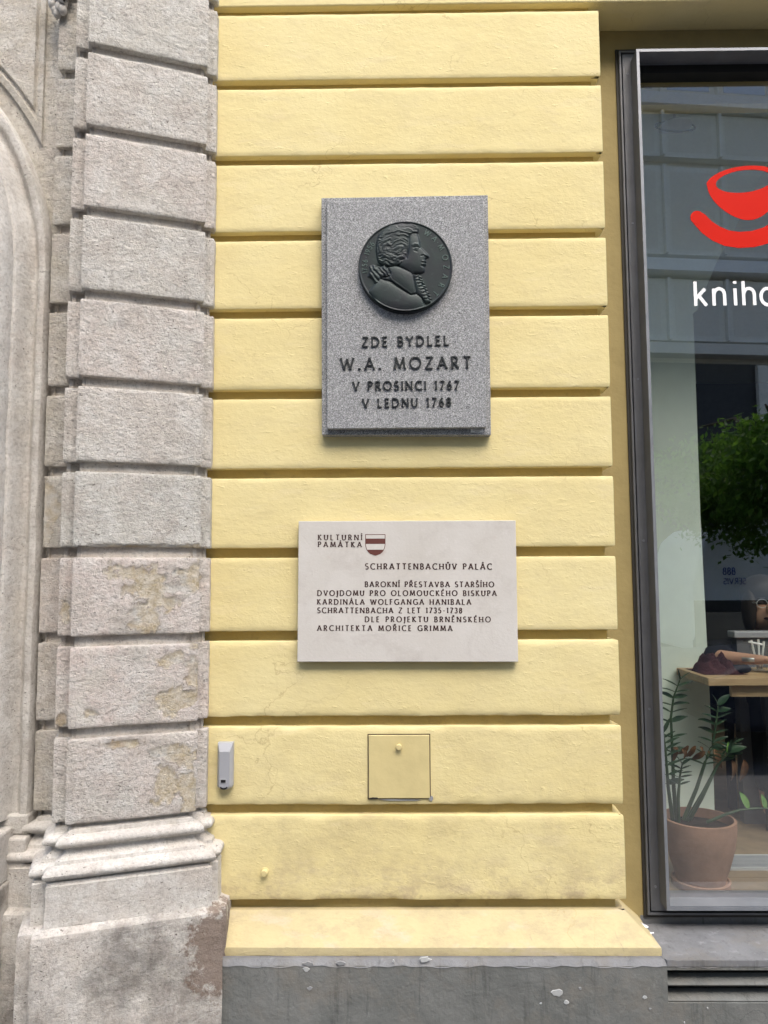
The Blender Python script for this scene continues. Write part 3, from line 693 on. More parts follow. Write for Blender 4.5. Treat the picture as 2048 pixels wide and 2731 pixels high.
o = sweep('pedestal', Bp2, lower, M['stone_d'], portal, .010, .002, 0, 74, lowf=.004); o.color = (1, 1, 1, .1)
# spandrel wall behind, arch moulding, jamb
SPY = -.012
b = MB(); b.box((-2.2, SPY, -.1), (bx1+.2, .5, ZB[0]+.9)); b.build('spandrel_wall', M['stone_b'], portal)
AOX = X_(128, 800, -.05); RA = .93; ZS = Z_(130, 730, -.05); ACX = AOX-RA
aprof = [(0, -.01), (0, .034), (.004, .040), (.020, .041), (.026, .038)] + [(.026+.040*i/8, .038+.036*(i/8)**1.6-.020*math.sin(math.pi*i/8)) for i in range(1, 9)] + [(.068, .075), (.074, .076)] \
    + [(.074+.075*(1-math.cos(math.pi*i/12))/2, .078+.045*math.sin(math.pi*i/12)) for i in range(13)] + [(.155, .07), (.19, .06), (.20, .02), (.30, .0), (.32, -.3)]
path = []
zj0 = Z_(60, 2180, -.06)
zz_ = zj0
while zz_ < ZS: path.append(((AOX, zz_), (-1, 0))); zz_ += .012
for i in range(0, 90):
    a = R(i*.8); path.append(((ACX+RA*math.cos(a), ZS+RA*math.sin(a)), (-math.cos(a), -math.sin(a))))
V = []; 
for (p, nrm) in path:
    for (r_, h) in aprof: V.append((p[0]+nrm[0]*r_, -(h*1.45)+SPY, p[1]+nrm[1]*r_))
V = np.array(V); d = fbm(V, 24, 4, .6)*.0028+fbm(V+4, 5, 2)*.003; V[:, 1] += d; V[:, 0] += d*.7
na = len(aprof); F = [(i*na+j, i*na+j+1, (i+1)*na+j+1, (i+1)*na+j) for i in range(len(path)-1) for j in range(na-1)]
o = link('arch_moulding', mesh('arch_moulding', V, F), M['stone_s'], portal, 50); o.color = (1, 1, 1, .15)
# jamb base: a block standing forward of the moulding, stepping like the pilaster base
jx = AOX-.045
def jb(y0, x1, z0, z1, nm, mt):
    b = MB(); b.box((-2.1, y0, z0), (x1, SPY+.002, z1)); o = b.build(nm, mt, portal, bevel=.006); o.color = (1, 1, 1, .1); return o
jb(-.075, AOX+.004, zj0-.045, zj0+.012, 'jamb_base', M['stone_s']); jb(-.16, AOX-.036, zj0-.16, zj0-.02, 'jamb_base', M['stone_s']); jb(-.10, AOX+.010, z_ped+.02, zj0-.0452, 'jamb_base', M['stone_s'])
jb(-.175, AOX-.03, -.1, zj0-.1602, 'jamb_plinth', M['stone_d'])
# sunk spandrel panel with moulded border (its lower side follows the arch)
def panel(r_off, xr, n=30):
    pts = []; rr = RA+r_off
    amax = math.acos(min(1, (xr-ACX)/rr)) if xr-ACX < rr else 0
    for i in range(n+1):
        a = amax+(R(72)-amax)*i/n; pts.append((ACX+rr*math.cos(a), ZS+rr*math.sin(a)))
    zt_ = ZB[0]+.5
    pts += [(pts[-1][0], zt_), (xr, zt_)]
    return pts
PX = X_(118, 100, -.03)
def loops(levels, name, mat):
    rings = [panel(ro, PX-xo) for ro, xo, y in levels]; V = []; F = []
    for (ro, xo, y), r_ in zip(levels, rings): V += [(p[0], y, p[1]) for p in r_]
    n = len(rings[0])
    for i in range(len(levels)-1):
        for j in range(n): F.append((i*n+j, i*n+(j+1) % n, (i+1)*n+(j+1) % n, (i+1)*n+j))
    F.append(tuple((len(levels)-1)*n+j for j in range(n)))
    o = link(name, mesh(name, V, F), mat, portal, 30); return o
loops([(.050, 0, SPY), (.052, .001, SPY-.012), (.070, .014, SPY-.016), (.074, .017, SPY-.008), (.082, .024, SPY-.006), (.088, .028, SPY-.018)], 'spandrel_panel', M['stone_b'])
# carved leaf drop at the top
ox, oz = at(150, 18, -.07); b = MB()
for i in range(15):
    t = i/14; a = i*2.4; c = (ox+.022*math.cos(a)*(1-t*.4)+t*.012, -.075-.012*math.sin(a*1.3), oz+.052-.075*t); rr = .017-.004*t
    lm = [(max(.0005, rr*math.sin(math.pi*j/6))*(1.0), -rr*math.cos(math.pi*j/6)*1.3) for j in range(7)]; b.lathe(lm, c, 10)
b.tube([(ox+.03, -.07, oz+.07), (ox+.045, -.085, oz+.03), (ox+.03, -.09, oz+.004), (ox+.01, -.085, oz+.01), (ox+.012, -.09, oz+.025)], [.014, .013, .011, .009, .006], 8)
b.build('carved_ornament', M['stone_s'], portal, 60)

# ================================================================== GRANITE MEMORIAL
gm = empty('memorial_plaque', (*[at(1081, 850, -.03)[0]], -.03, at(1081, 850, -.03)[1]), 'grey granite memorial plaque with dark bronze portrait medallion and raised letters', 'memorial plaque')
G1, G2 = -.030, -.047
b = MB(); b.prism([at(857, 528, G1), at(1301, 520, G1), at(1309.5, 1160, G1), at(858.5, 1160, G1)], G1, .002); b.build('back_slab', M['granite'], gm, bevel=.002)
b = MB(); b.prism([at(871, 537, G2), at(1290, 530, G2), at(1297, 1140, G2), at(872, 1144, G2)], G2, G1+.001); b.build('front_slab', M['granite'], gm, bevel=.0025)
lines = [('ZDE BYDLEL', 966, 1196.6, 924, 919.5, 25, .15), ('W.A. MOZART', 908.5, 1256, 985.5, 981, 31, .14), ('V PROSINCI 1767', 941, 1223, 1040, 1038, 22.5, .16), ('V LEDNU 1768', 967, 1202, 1086, 1082.5, 22, .16)]
for txt, xa, xb, ya, yb, hp, wd in lines:
    pl = at(xa, ya, G2-.003); pr = at(xb, yb, G2-.003)
    text_line(txt, pl, pr, hp*1.13e-3, G2, .0045, wd*.86, True, M['letter'], gm, 'letter', split=True)
sx, sz = at(683+1431/2.43, 683+1131/2.43, G1)
b = MB(); b.box((sx-.019, G1-.0009, sz-.0055), (sx+.019, G1, sz+.0055)); st = b.build('label_sticker', M['paper'], gm)
b = MB(); b.box((sx-.013, G1-.0012, sz+.001), (sx+.014, G1-.0009, sz+.0025)); b.box((sx-.007, G1-.0012, sz-.003), (sx+.008, G1-.0009, sz-.0015)); b.build('label_print', M['text'], st)
# medallion: relief portrait as a height field
mcx, mcz = at(1081, 714, G2-.008); MRAD = .1435
NG = 300
gy, gx = np.mgrid[0:NG, 0:NG]; U = (gx/(NG-1)*2-1); Vv = (gy/(NG-1)*2-1)     # U right, Vv down
cx_, cy_ = U*672+832, Vv*655+797
def inpoly(poly):
    ins = np.zeros(U.shape, bool); n = len(poly)
    for i in range(n):
        x1, y1 = poly[i]; x2, y2 = poly[(i+1) % n]
        if y1 == y2: continue
        c = ((y1 > cy_) != (y2 > cy_)) & (cx_ < (x2-x1)*(cy_-y1)/(y2-y1)+x1); ins ^= c
    return ins.astype(float)
def blur(a, s):
    k = int(3*s)+1; t = np.arange(-k, k+1); g = np.exp(-t*t/(2*s*s)); g /= g.sum()
    a = np.apply_along_axis(lambda v: np.convolve(v, g, 'same'), 0, a); return np.apply_along_axis(lambda v: np.convolve(v, g, 'same'), 1, a)
def line(pts, wdt):
    d = np.full(U.shape, 1e9)
    for (x1, y1), (x2, y2) in zip(pts[:-1], pts[1:]):
        L2 = (x2-x1)**2+(y2-y1)**2; t = np.clip(((cx_-x1)*(x2-x1)+(cy_-y1)*(y2-y1))/L2, 0, 1); d = np.minimum(d, np.hypot(cx_-x1-t*(x2-x1), cy_-y1-t*(y2-y1)))
    return np.exp(-(d/wdt)**2)
face = [(900,325),(1000,325),(1028,395),(1043,470),(1050,528),(1088,560),(1132,608),(1166,650),(1163,680),(1118,688),(1108,706),(1126,730),(1112,752),(1126,775),(1100,800),(1108,845),(1094,882),(1050,902),(990,905),(950,900),(940,930),(900,900),(740,790),(740,700),(840,680),(860,600),(850,450)]
hairp = [(430,430),(455,350),(530,270),(620,212),(700,198),(780,183),(860,203),(920,193),(990,220),(1024,262),(1010,322),(960,318),(905,345),(885,400),(878,500),(858,620),(850,690),(800,745),(720,790),(600,805),(540,790),(500,775),(450,735),(428,650),(418,560),(424,480)]
bow = [(325,790),(380,778),(450,812),(545,780),(585,830),(622,905),(600,952),(520,940),(470,975),(440,1030),(400,1045),(376,985),(340,950),(296,938),(330,870)]
collar = [(575,815),(700,790),(820,845),(905,890),(940,925),(985,1190),(905,1205),(780,1120),(620,1010),(480,968),(600,950),(622,905)]
coat = [(305,1155),(370,1075),(480,968),(620,1010),(780,1120),(905,1205),(985,1190),(1060,1250),(1110,1380),(1000,1440),(700,1450),(450,1350)]
ruf = [(945,920),(1010,925),(1030,960),(1022,1000),(1080,1022),(1066,1078),(1118,1125),(1112,1165),(1156,1205),(1150,1250),(1190,1310),(1120,1330),(1060,1250),(985,1190),(960,1050)]
def relief(poly, a, bb, s1=3, s2=14):
    m_ = inpoly(poly); return blur(m_, 1.0)*(a+bb*np.clip(blur(m_, s2)*1.9-.9, 0, 1)+bb*.5*np.clip(blur(m_, s1)*2-1, 0, 1))
Hh = np.zeros(U.shape)
def over(Hh, L): return np.maximum(Hh, L)
Hh = over(Hh, relief(coat, .0022, .0030)); Hh = over(Hh, relief(face, .0024, .0038, 3, 16))
Hh += -.0012*line([(480,968),(620,1030),(780,1130),(900,1200),(930,1195)], 12)
Hh = over(Hh, relief(collar, .0042, .0026)); Hh = over(Hh, relief(ruf, .0036, .002, 2, 6)); 
hm = inpoly(hairp); ang = np.arctan2(cy_-640, cx_-700); rad_ = np.hypot((cx_-700)*.9, cy_-600)
PP = np.stack([cx_/520, cy_/520, 0*cx_], -1); wp = fbm(PP, 4, 3)
strand = fbm(np.stack([(rad_+70*wp)/15.0, ang*1.6+wp, 0*cx_], -1), 1.0, 3, .5); curls = fbm(np.stack([cx_/42.0+1.5*wp, (cy_+60*wp)/13.0, 0*cx_], -1), 1.0, 3, .5)
tq = np.clip((cy_-560)/80, 0, 1); tex = strand*(1-tq)+curls*tq
Hh = over(Hh, blur(hm, 1)*(.0048+.0036*np.clip(blur(hm, 16)*1.9-.9, 0, 1)+.0020*blur(tex, .8)))
bm_ = inpoly(bow); Hh = over(Hh, blur(bm_, 1)*(.0040+.002*np.clip(blur(bm_, 7)*2-1, 0, 1)+.0011*np.sin((cx_-cy_*.8)/11+3*fbm(PP, 8, 2))))
# features
Hh += .0010*line([(935,505),(965,488),(1005,488),(1040,520)], 13) - .0016*line([(950,540),(985,528),(1030,545)], 9) + .0012*line([(985,552),(1012,548)], 10) - .0010*line([(960,585),(1000,600)], 9) - .0010*line([(995,545),(1002,552)], 5)
Hh += -.0020*line([(1058,660),(1085,648)], 8) - .0018*line([(1105,664),(1150,682)], 8) + .0012*line([(1110,640),(1150,655)], 14) - .0018*line([(1062,752),(1118,750)], 6) + .0009*line([(1070,735),(1110,733)], 9) + .0010*line([(1070,775),(1110,772)], 9) - .0012*line([(1060,800),(1095,810)], 12)
Hh += -.0012*line([(888,360),(884,480),(870,600),(850,690)], 10) - .0014*line([(430,780),(500,800),(700,795),(740,790)], 10) + .0008*line([(600,925),(640,1000),(905,1190)], 9)
for i in range(8):
    yy = 950+i*44; xx = 965+i*20; Hh += -.0016*line([(xx, yy+18), (xx+45, yy+6), (xx+90, yy+22)], 7)+.001*line([(xx, yy), (xx+50, yy-12), (xx+80, yy+4)], 9)
rr_ = np.hypot(U, Vv)
Hh += .0022*np.exp(-((rr_-.975)/.014)**2)
Hh = blur(Hh, .7)
V = []; idm = -np.ones(U.shape, int); F = []
keep = rr_ < .985
ys, xs = np.nonzero(keep); idm[ys, xs] = np.arange(len(ys))
V = [(mcx+U[y, x]*MRAD, G2-.0165-Hh[y, x]*1.15, mcz-Vv[y, x]*MRAD) for y, x in zip(ys, xs)]
q = keep[:-1, :-1] & keep[1:, :-1] & keep[1:, 1:] & keep[:-1, 1:]
for y, x in zip(*np.nonzero(q)): F.append((idm[y, x], idm[y+1, x], idm[y+1, x+1], idm[y, x+1]))
med = link('medallion', mesh('medallion', V, F), M['bronze'], gm, 60)
tag(med, 'round dark bronze medallion with raised profile portrait of a man')
b = MB(); b.lathe([(MRAD*.94, -.001), (MRAD*1.0, 0), (MRAD*1.0, .013), (MRAD*.992, .0165), (MRAD*.972, .0168), (MRAD*.968, .0150), (MRAD*.9, .0150)], (mcx, G2, mcz), 96, 'Y'); b.build('medallion_rim', M['bronze'], med, 40)
def rim_text(items, rad, H, flip):
    for ch, deg in items:
        V = []; F = []; a = R(deg); c = (mcx+rad*math.cos(a), mcz+rad*math.sin(a))
        up = Vector((math.cos(a), math.sin(a))) if not flip else Vector((-math.cos(a), -math.sin(a))); exx = Vector((up.y, -up.x)); g = G[ch]
        org = (c[0]-exx.x*g[0]*H/2-up.x*H/2, c[1]-exx.y*g[0]*H/2-up.y*H/2)
        for k, st in enumerate(g[1]): stroke_mesh(V, F, st, .12, False, org, exx, up, G2-.0180, G2-.016, k, H)
        link('letter', mesh('letter', V, F), M['bronze_worn'], med)
rim_text([('W', 57), ('\u00b7', 50.5), ('A', 44), ('\u00b7', 37), ('M', 28.5), ('O', 12.5), ('Z', -1.5), ('A', -15), ('R', -29), ('T', -43)], MRAD*.865, .0165, False)
rim_text([('1', 188), ('7', 184), ('5', 177.5), ('6', 171.5), ('-', 166), ('1', 161), ('9', 156.5), ('5', 150.5), ('6', 144.5)], MRAD*.865, .015, False)

# ================================================================== MARBLE PLAQUE
MY = -.024
mpq = empty('marble_plaque', (*[at(1088, 1570, MY)[0]], MY, at(1088, 1570, MY)[1]), 'pale pinkish marble information plaque with brown inscription and small shield', 'plaque')
cs = [at(796.5, 1390, MY), at(1375, 1388, MY), at(1382, 1765, MY), at(793, 1765, MY)]
b = MB(); b.prism(cs, MY, -.007); b.build('slab', M['marble'], mpq, bevel=.0012)
c_ = [(p[0]+(.02 if i in (0, 3) else -.02), p[1]+(-.02 if i < 2 else .02)) for i, p in enumerate(cs)]
b = MB(); b.prism(c_, -.0075, .002); b.build('mounting_block', M['seal'], mpq)
TL = [('KULTURN\u00cd', 402, 685, 180, 34), ('PAM\u00c1TKA', 402, 683, 226, 34), ('SCHRATTENBACH\u016eV PAL\u00c1C', 708, 1527, 370, 37), ('BAROKN\u00cd P\u0158ESTAVBA STAR\u0160\u00cdHO', 706, 1540, 484, 33.5),
      ('DVOJDOMU PRO OLOMOUCK\u00c9HO BISKUPA', 398, 1557, 541, 33.5), ('KARDIN\u00c1LA WOLFGANGA HANIBALA', 397, 1392, 598, 33.5), ('SCHRATTENBACHA Z LET 1735-1738', 398, 1333, 653, 33.5),
      ('DLE PROJEKTU BRN\u011aNSK\u00c9HO', 706, 1518, 711, 33.5), ('ARCHITEKTA MO\u0158ICE GRIMMA', 397, 1270, 768, 33.5)]
mk = (X_(1300, 1600, MY)-X_(900, 1600, MY))/400/2.43
for t_, xa, xb, yb, h in TL:
    text_line(t_, at(683+xa/2.43, 1366+yb/2.43, MY), at(683+xb/2.43, 1366+(yb+1)/2.43, MY), h*mk, MY, .0004, .20, True, M['text'], mpq, 'inscription_line')
def sp(x, y): return at(683+x/2.43, 1366+y/2.43, MY)
def shield_x(y):                      # half width of the shield at crop height y
    return 65.5 if y < 205 else 65.5*math.sqrt(max(0, 1-((y-205)/76)**2))*.999
V = []; F = []
def sband(y0, y1, yo, inner=0.0):
    n = 14; n0 = len(V)
    for i in range(n+1):
        y = y0+(y1-y0)*i/n; hw = max(0.01, shield_x(y)-inner)
        for s_ in (-1, 1):
            x, z = sp(772.5+s_*hw, y); V.append((x, MY-yo, z))
    for i in range(n): a = n0+2*i; F.append((a, a+2, a+3, a+1))
sband(143, 280.9, .0006); b = MB(); b.add(V, F); sh = b.build('shield', M['shield'], mpq)
V = []; F = []; sband(147.5, 171, .0010, 4.5); sband(206, 243, .0010, 4.5); b = MB(); b.add(V, F); b.build('shield_stripe', M['marble'], sh)

# ================================================================== SMALL THINGS ON THE WALL
rx0, rz1 = at(1412/2.43, 1366+1492/2.43, -.015); rx1, rz0 = at(1508/2.43, 2049+137/2.43, -.015); rd = empty('access_reader', ((rx0+rx1)/2, 0, rz0), 'slim silver grey card reader box on yellow wall beside the stone', 'card reader')
rcx = (rx0+rx1)/2; hw = (rx1-rx0)/2
outl = [(rcx-hw, rz1), (rcx-hw, rz0+hw*.55)] + [(rcx+hw*math.cos(R(a)), rz0+hw*.55+hw*.55*math.sin(R(a))) for a in range(195, 346, 15)] + [(rcx+hw, rz0+hw*.55), (rcx+hw, rz1)]
V = [(x, 0, z) for x, z in outl]+[(x, -.016, z) for x, z in outl]+[(rcx+(x-rcx)*.66, -.028, (z-.024) if z > rz1-.001 else z+.004) for x, z in outl]
n = len(outl); F = [(i, i+n*0+0, (i+1) % n, (i+1) % n+n) for i in range(0)]
for L_ in (0, 1):
    for i in range(n): F.append((L_*n+i, L_*n+(i+1) % n, (L_+1)*n+(i+1) % n, (L_+1)*n+i))
F.append(tuple(range(2*n, 3*n)))
b = MB(); b.add(V, F); b.build('housing', M['silver'], rd, bevel=.0008)
wx, wz = at(1447/2.43, 2049+83/2.43, -.028)
b = MB(); b.box((wx-.0085, -.0292, wz-.006), (wx+.0085, -.0270, wz+.006)); b.build('bezel', M['silver2'], rd)
b = MB(); b.box((wx-.0072, -.0298, wz-.0042), (wx+.0072, -.0280, wz+.0042)); b.build('sensor_window', M['black'], rd)
b = MB(); pts = [(rcx-.008+.0*i, rz0+.010) for i in range(1)]
pts = [(rcx-.001+.012*math.cos(R(a)), rz0+.012+.009*math.sin(R(a))) for a in range(200, 341, 14)]+[(rcx-.001+.010*math.cos(R(a)), rz0+.015+.007*math.sin(R(a))) for a in range(335, 204, -14)]
b.prism(pts, -.0292, -.012); b.build('reader_eye', M['black'], rd)
bx_, bz_ = at(683+52/2.43, 2049+680/2.43, -.012)
b = MB(); b.lathe([(.012, 0), (.0115, .003), (.0095, .0035), (.0095, .017), (.008, .019), (.003, .0192)], (bx_, 0.001, bz_), 14, 'Y'); o = b.build('wall_bolt', M['hatch'], None, 40); tag(o, 'small yellow painted bolt head on the lowest full yellow course', 'bolt')
fx, fz = at(1366+850/2.43, 2049+1025/2.43, .05); b = MB()
pp = [(fx+random.uniform(-.014, .014)+t*.02, .05+random.uniform(-.02, .01), fz+random.uniform(-.008, .008)-t*.016) for t in np.linspace(-.8, .8, 10)]
b.tube(pp, [.003, .007, .006, .008, .005, .007, .005, .006, .004, .002], 6); o = b.build('foil_scrap', M['foil'], None, 10); tag(o, 'crumpled silver foil scrap wedged in the corner below the window frame', 'litter')
# dried growth and dust in the gap between stone and yellow wall
# ================================================================== INSIDE THE SHOP
FZ = WZ0+.0
b = MB(); b.box((WX0-1.2, .43, FZ-.15), (5.8, 6.5, FZ)); struct('interior_floor', b, M['wood_floor'])
b = MB(); b.box((WX0+.02, GLY+.012, FZ-.15), (WX1, .4295, FZ-.001)); struct('interior_threshold', b, M['wood_floor'])
b = MB(); b.box((WX0-1.2, .43, FZ+3.3), (5.8, 6.5, FZ+3.45)); struct('interior_ceiling', b, M['pale_wall'])
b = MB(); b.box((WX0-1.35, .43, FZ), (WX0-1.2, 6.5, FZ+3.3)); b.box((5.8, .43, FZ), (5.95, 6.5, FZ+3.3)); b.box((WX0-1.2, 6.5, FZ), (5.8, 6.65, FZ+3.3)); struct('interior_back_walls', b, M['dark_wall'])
b = MB(); b.box((WX1-.01, .3, FZ-.2), (6.0, .42, FZ+3.4)); b.box((WX0-1.35, .4205, FZ-.2), (WX0, .4295, FZ+3.4)); struct('interior_front_wall', b, M['pale_wall'])
IY = .95
def ip(x, y): return at(x, y, IY)
ed = [(1904.6, 2156), (1902.5, 2049), (1868, 1380), (1849, 850), (1847, 836), (1861, 826), (1866, 805), (1919, 683), (1938, 654), (2032, 465), (2150, 230), (2150, 100)]
poly = [ip(*e) for e in ed]; poly[0] = (poly[0][0], FZ+.001); poly = [(WX0-1.19, FZ+.001)]+poly; poly[-1] = (poly[-1][0]+.3, FZ+3.299); poly.append((WX0-1.19, FZ+3.299))
b = MB(); b.prism(poly, IY, IY+.18); struct('interior_pier', b, M['pale_wall'])
# round lamp
lx, lz = at(1366+1055/2.43, 820/2.43, .9)
b = MB(); N_ = 36
b.tube([(lx+.085*math.cos(2*math.pi*i/N_), .9+.05*math.sin(2*math.pi*i/N_), lz+.055*math.sin(2*math.pi*i/N_)) for i in range(N_+1)], .004, 6, False); lamp = b.build('ceiling_spotlight', M['seal'], None, 60); tag(lamp, 'round ceiling spotlight with dark ring inside the top of the shop window', 'lamp')
b = MB(); b.lathe([(.07, -.002), (.07, .0), (.02, .012)], (lx, .9, lz), 24); b.tube([(lx, .9, lz), (lx+.01, .95, FZ+3.3)], .006, 6); b.build('lamp_body', M['silver'], lamp)
# convector grille in the floor
gx0 = X_(1366+1345/2.43, 2320, .2); 
o_ = empty('floor_convector', (gx0+.6, .55, FZ), 'long slatted metal floor grille along the window behind the flower pot', 'floor grille')
gy0, gy1 = .50, .61
zf = FZ+.004
b = MB(); b.box((gx0, gy0-.012, FZ-.002), (WX1-.06, gy0, zf+.004)); b.box((gx0, gy1, FZ-.002), (WX1-.06, gy1+.012, zf+.004)); b.build('grille_edge', M['silver2'], o_)
b = MB(); b.box((gx0, gy0, FZ-.002), (WX1-.06, gy1, FZ+.001)); b.build('grille_trough', M['black'], o_)
for i in range(9):
    y = gy0+.006+i*.0128; b = MB(); b.box((gx0+.002, y, FZ+.001), (WX1-.062, y+.006, zf+.002)); b.build('grille_bar', M['silver'], o_)
# --- pot plant
PY = .36
pcx = X_(1366+1205/2.43, 2170, PY); zrim = Z_(1366+1205/2.43, 2049+318/2.43, PY)
pp_ = empty('potted_plant', (pcx, PY, FZ), 'dark leaved plant in a round terracotta pot standing inside the shop window', 'potted plant')
hp = zrim-FZ; RT = .118
prof = [(.06, .008), (.076, .010), (.080, .03), (.095, hp*.35), (.112, hp*.62), (RT+.001, hp*.86), (RT+.001, hp), (RT-.008, hp+.001), (RT-.010, hp-.03)]
b = MB(); b.lathe(prof, (pcx, PY, FZ), 48); b.build('pot', M['terracotta'], pp_, 50)
b = MB(); b.lathe([(.084, .0), (.092, .004), (.094, .024), (.088, .026), (.084, .02)], (pcx, PY, FZ), 40); b.build('saucer', M['terracotta'], pp_, 40)
b = MB(); b.lathe([(RT-.009, hp-.034), (RT-.009, hp-.030), (.001, hp-.026)], (pcx, PY, FZ), 40); b.build('soil', M['soil'], pp_, 40)
def leaf_mesh(L, W, curl=.15):
    V = []; F = []; n = 7
    for i in range(n+1):
        t = i/n; w_ = W*math.sin(math.pi*min(1, t*.93+.04))**.8*(1-.25*t); z = -curl*L*t*t
        V += [(t*L, -w_/2, z+W*.12), (t*L, 0, z), (t*L, w_/2, z+W*.12)]
    for i in range(n):
        for j in (0, 1): F.append((3*i+j, 3*i+3+j, 3*i+4+j, 3*i+1+j))
    return mesh('leaf', V, F)
LM = leaf_mesh(.056, .016); LM2 = leaf_mesh(.060, .034, .3)
for me_ in (LM, LM2): me_.shade_smooth()
def orient(o, p, d, up):
    d = Vector(d).normalized(); up = Vector(up); y = up.cross(d).normalized(); z = d.cross(y); m_ = Matrix((d, y, z)).transposed().to_4x4(); m_.translation = p; return m_
def zstem(pts, nl, l0=.3, mat='zz', both=True, scale=1.0, lean=0, top=True):
    """pts are plant points (px, py, Y)"""
    P = []
    for px, py, Y in pts: x, z = at(px, py, Y); P.append(Vector((x, Y, z)))
    D = [P[0]]
    for i in range(len(P)-1):
        for t in (.25, .5, .75, 1): D.append(P[i].lerp(P[i+1], t))
    b = MB(); rr = [.0075-.0052*i/(len(D)-1) for i in range(len(D))]; b.tube(D, rr, 7); st_ = b.build('stem', M['stem'], pp_, 60)
    tot = len(D)-1
    for i in range(nl):
        t = l0+(1-l0)*i/(nl-1); f_ = t*tot; a = int(min(f_, tot-1)); p = D[a].lerp(D[a+1], f_-a); tg = (D[a+1]-D[a]).normalized()
        sz = scale*(1.0-.25*abs(t-.6))
        for s_ in (-1, 1):
            d = Vector((s_*1.0, random.uniform(-.25, .25), 0)) + tg*random.uniform(.35, .7)
            if t > .93: d = Vector((s_*.5, random.uniform(-.3, .1), 0))+tg*1.0
            lf = bpy.data.objects.new('leaf', LM if random.random() < .8 else LM2); sc.collection.objects.link(lf); lf.parent = st_
            if not lf.data.materials: lf.data.materials.append(M[mat])
            mm = orient(lf, p, d, Vector((0, -.5*random.random()-.2, 1))+tg*.3); lf.matrix_local = mm @ Matrix.Scale(sz*random.uniform(.85, 1.1), 4)
    return st_
LM.materials.append(M['zz']); LM2.materials.append(M['zz'])
f3 = lambda x, y, Y=PY: (1366+x/2.43, 1366+y/2.43, Y)
f6 = lambda x, y, Y=PY: (1366+x/2.43, 2049+y/2.43, Y)
zstem([f6(1062, 340), f6(1045, 100, PY-.01), f3(1040, 1600), f3(1028, 1330), f3(1045, 1200), f3(1085, 1090)], 10, .36)
zstem([f6(1110, 335, PY+.02), f6(1195, 130, PY+.02), f3(1250, 1620, PY+.02), f3(1300, 1500, PY+.03), f3(1322, 1360, PY+.03), f3(1335, 1255, PY+.03)], 9, .38)
zstem([f6(1040, 335, PY-.02), f6(1010, 120, PY-.03), f3(995, 1560, PY-.03), f3(980, 1430, PY-.03)], 8, .35)
zstem([f6(1075, 345, PY-.03), f6(1075, 200, PY-.05), f6(1085, 60, PY-.06), f3(1100, 1640, PY-.07)], 5, .55, scale=.8)
zstem([f6(1130, 340, PY+.03), f6(1240, 150, PY+.03), f3(1370, 1560, PY+.02), f3(1430, 1500, PY+.01)], 5, .6, scale=.9)
zstem([f6(1150, 330, PY), f6(1230, 190, PY-.03), f3(1330, 1640, PY-.04), f3(1400, 1560, PY-.05)], 4, .75, scale=1.1)
# trailing light shoot and dried leaves
tr_ = [f6(1260, 350), f6(1380, 300, PY-.02), f6(1480, 268, PY-.03), f6(1600, 258, PY-.03), f6(1720, 262, PY-.03)]
P = [Vector((at(a, b_, Y)[0], Y, at(a, b_, Y)[1])) for a, b_, Y in tr_]; b = MB(); b.tube(P, [.006, .005, .004, .004, .003], 6); ts = b.build('stem', M['stem'], pp_, 60)
LL = leaf_mesh(.07, .034, .2); LL.shade_smooth(); LL.materials.append(M['zzl']); LDm = leaf_mesh(.06, .026, .9); LDm.materials.append(M['dry'])
def addleaf(me_, parent, px, py, Y, d, s=1.0):
    lf = bpy.data.objects.new('leaf', me_); sc.collection.objects.link(lf); lf.parent = parent; x, z = at(px, py, Y)
    lf.matrix_local = orient(lf, Vector((x, Y, z)), d, (random.uniform(-.3, .3), -.9, .5)) @ Matrix.Scale(s, 4)
addleaf(LL, ts, *f6(1530, 262, PY-.03), (-.4, -.1, 1), .85); addleaf(LL, ts, *f6(1640, 262, PY-.03), (-.2, -.2, 1), .7); addleaf(LL, ts, *f3(1420, 1600, PY-.04), (-.15, -.1, 1), .8)
for i in range(11): addleaf(LDm, ts, *f3(1040+i*26+random.uniform(-9, 9), 1530+random.uniform(-22, 22)+(i > 7)*20, PY-.02), (random.uniform(-1, 1), random.uniform(-.4, .2), random.uniform(-1, .1)), random.uniform(.45, .9))
addleaf(LDm, ts, *f3(1420, 1610, PY-.03), (.5, -.2, -1), 1.1); addleaf(LDm, ts, *f3(1500, 1605, PY-.03), (.1, -.2, -1), 1.2)
# --- table
TYf, TYb = .62, .94; tx0, TZ = at(1888, 1808, TYf)
tb = empty('reading_table', (tx0+.5, .85, FZ), 'light oak reading table with dark legs behind the shop window', 'table')
b = MB(); b.box((tx0, TYf, TZ-.03), (tx0+1.3, TYb, TZ)); b.build('tabletop', M['oak'], tb, bevel=.003)
b = MB(); b.box((tx0+.1, TYf+.03, TZ-.075), (tx0+1.2, TYf+.05, TZ-.0305)); b.build('apron', M['oak'], tb)
for x in (tx0+.33, tx0+1.23):
    for y in (TYf+.03, TYb-.07): b = MB(); b.box((x, y, FZ), (x+.04, y+.04, TZ-.0305)); b.build('leg', M['opp_d'], tb)
def tp(cx, cy, Y): x, z = at(1366+cx/2.43, 1366+cy/2.43, Y); return x, Y, z
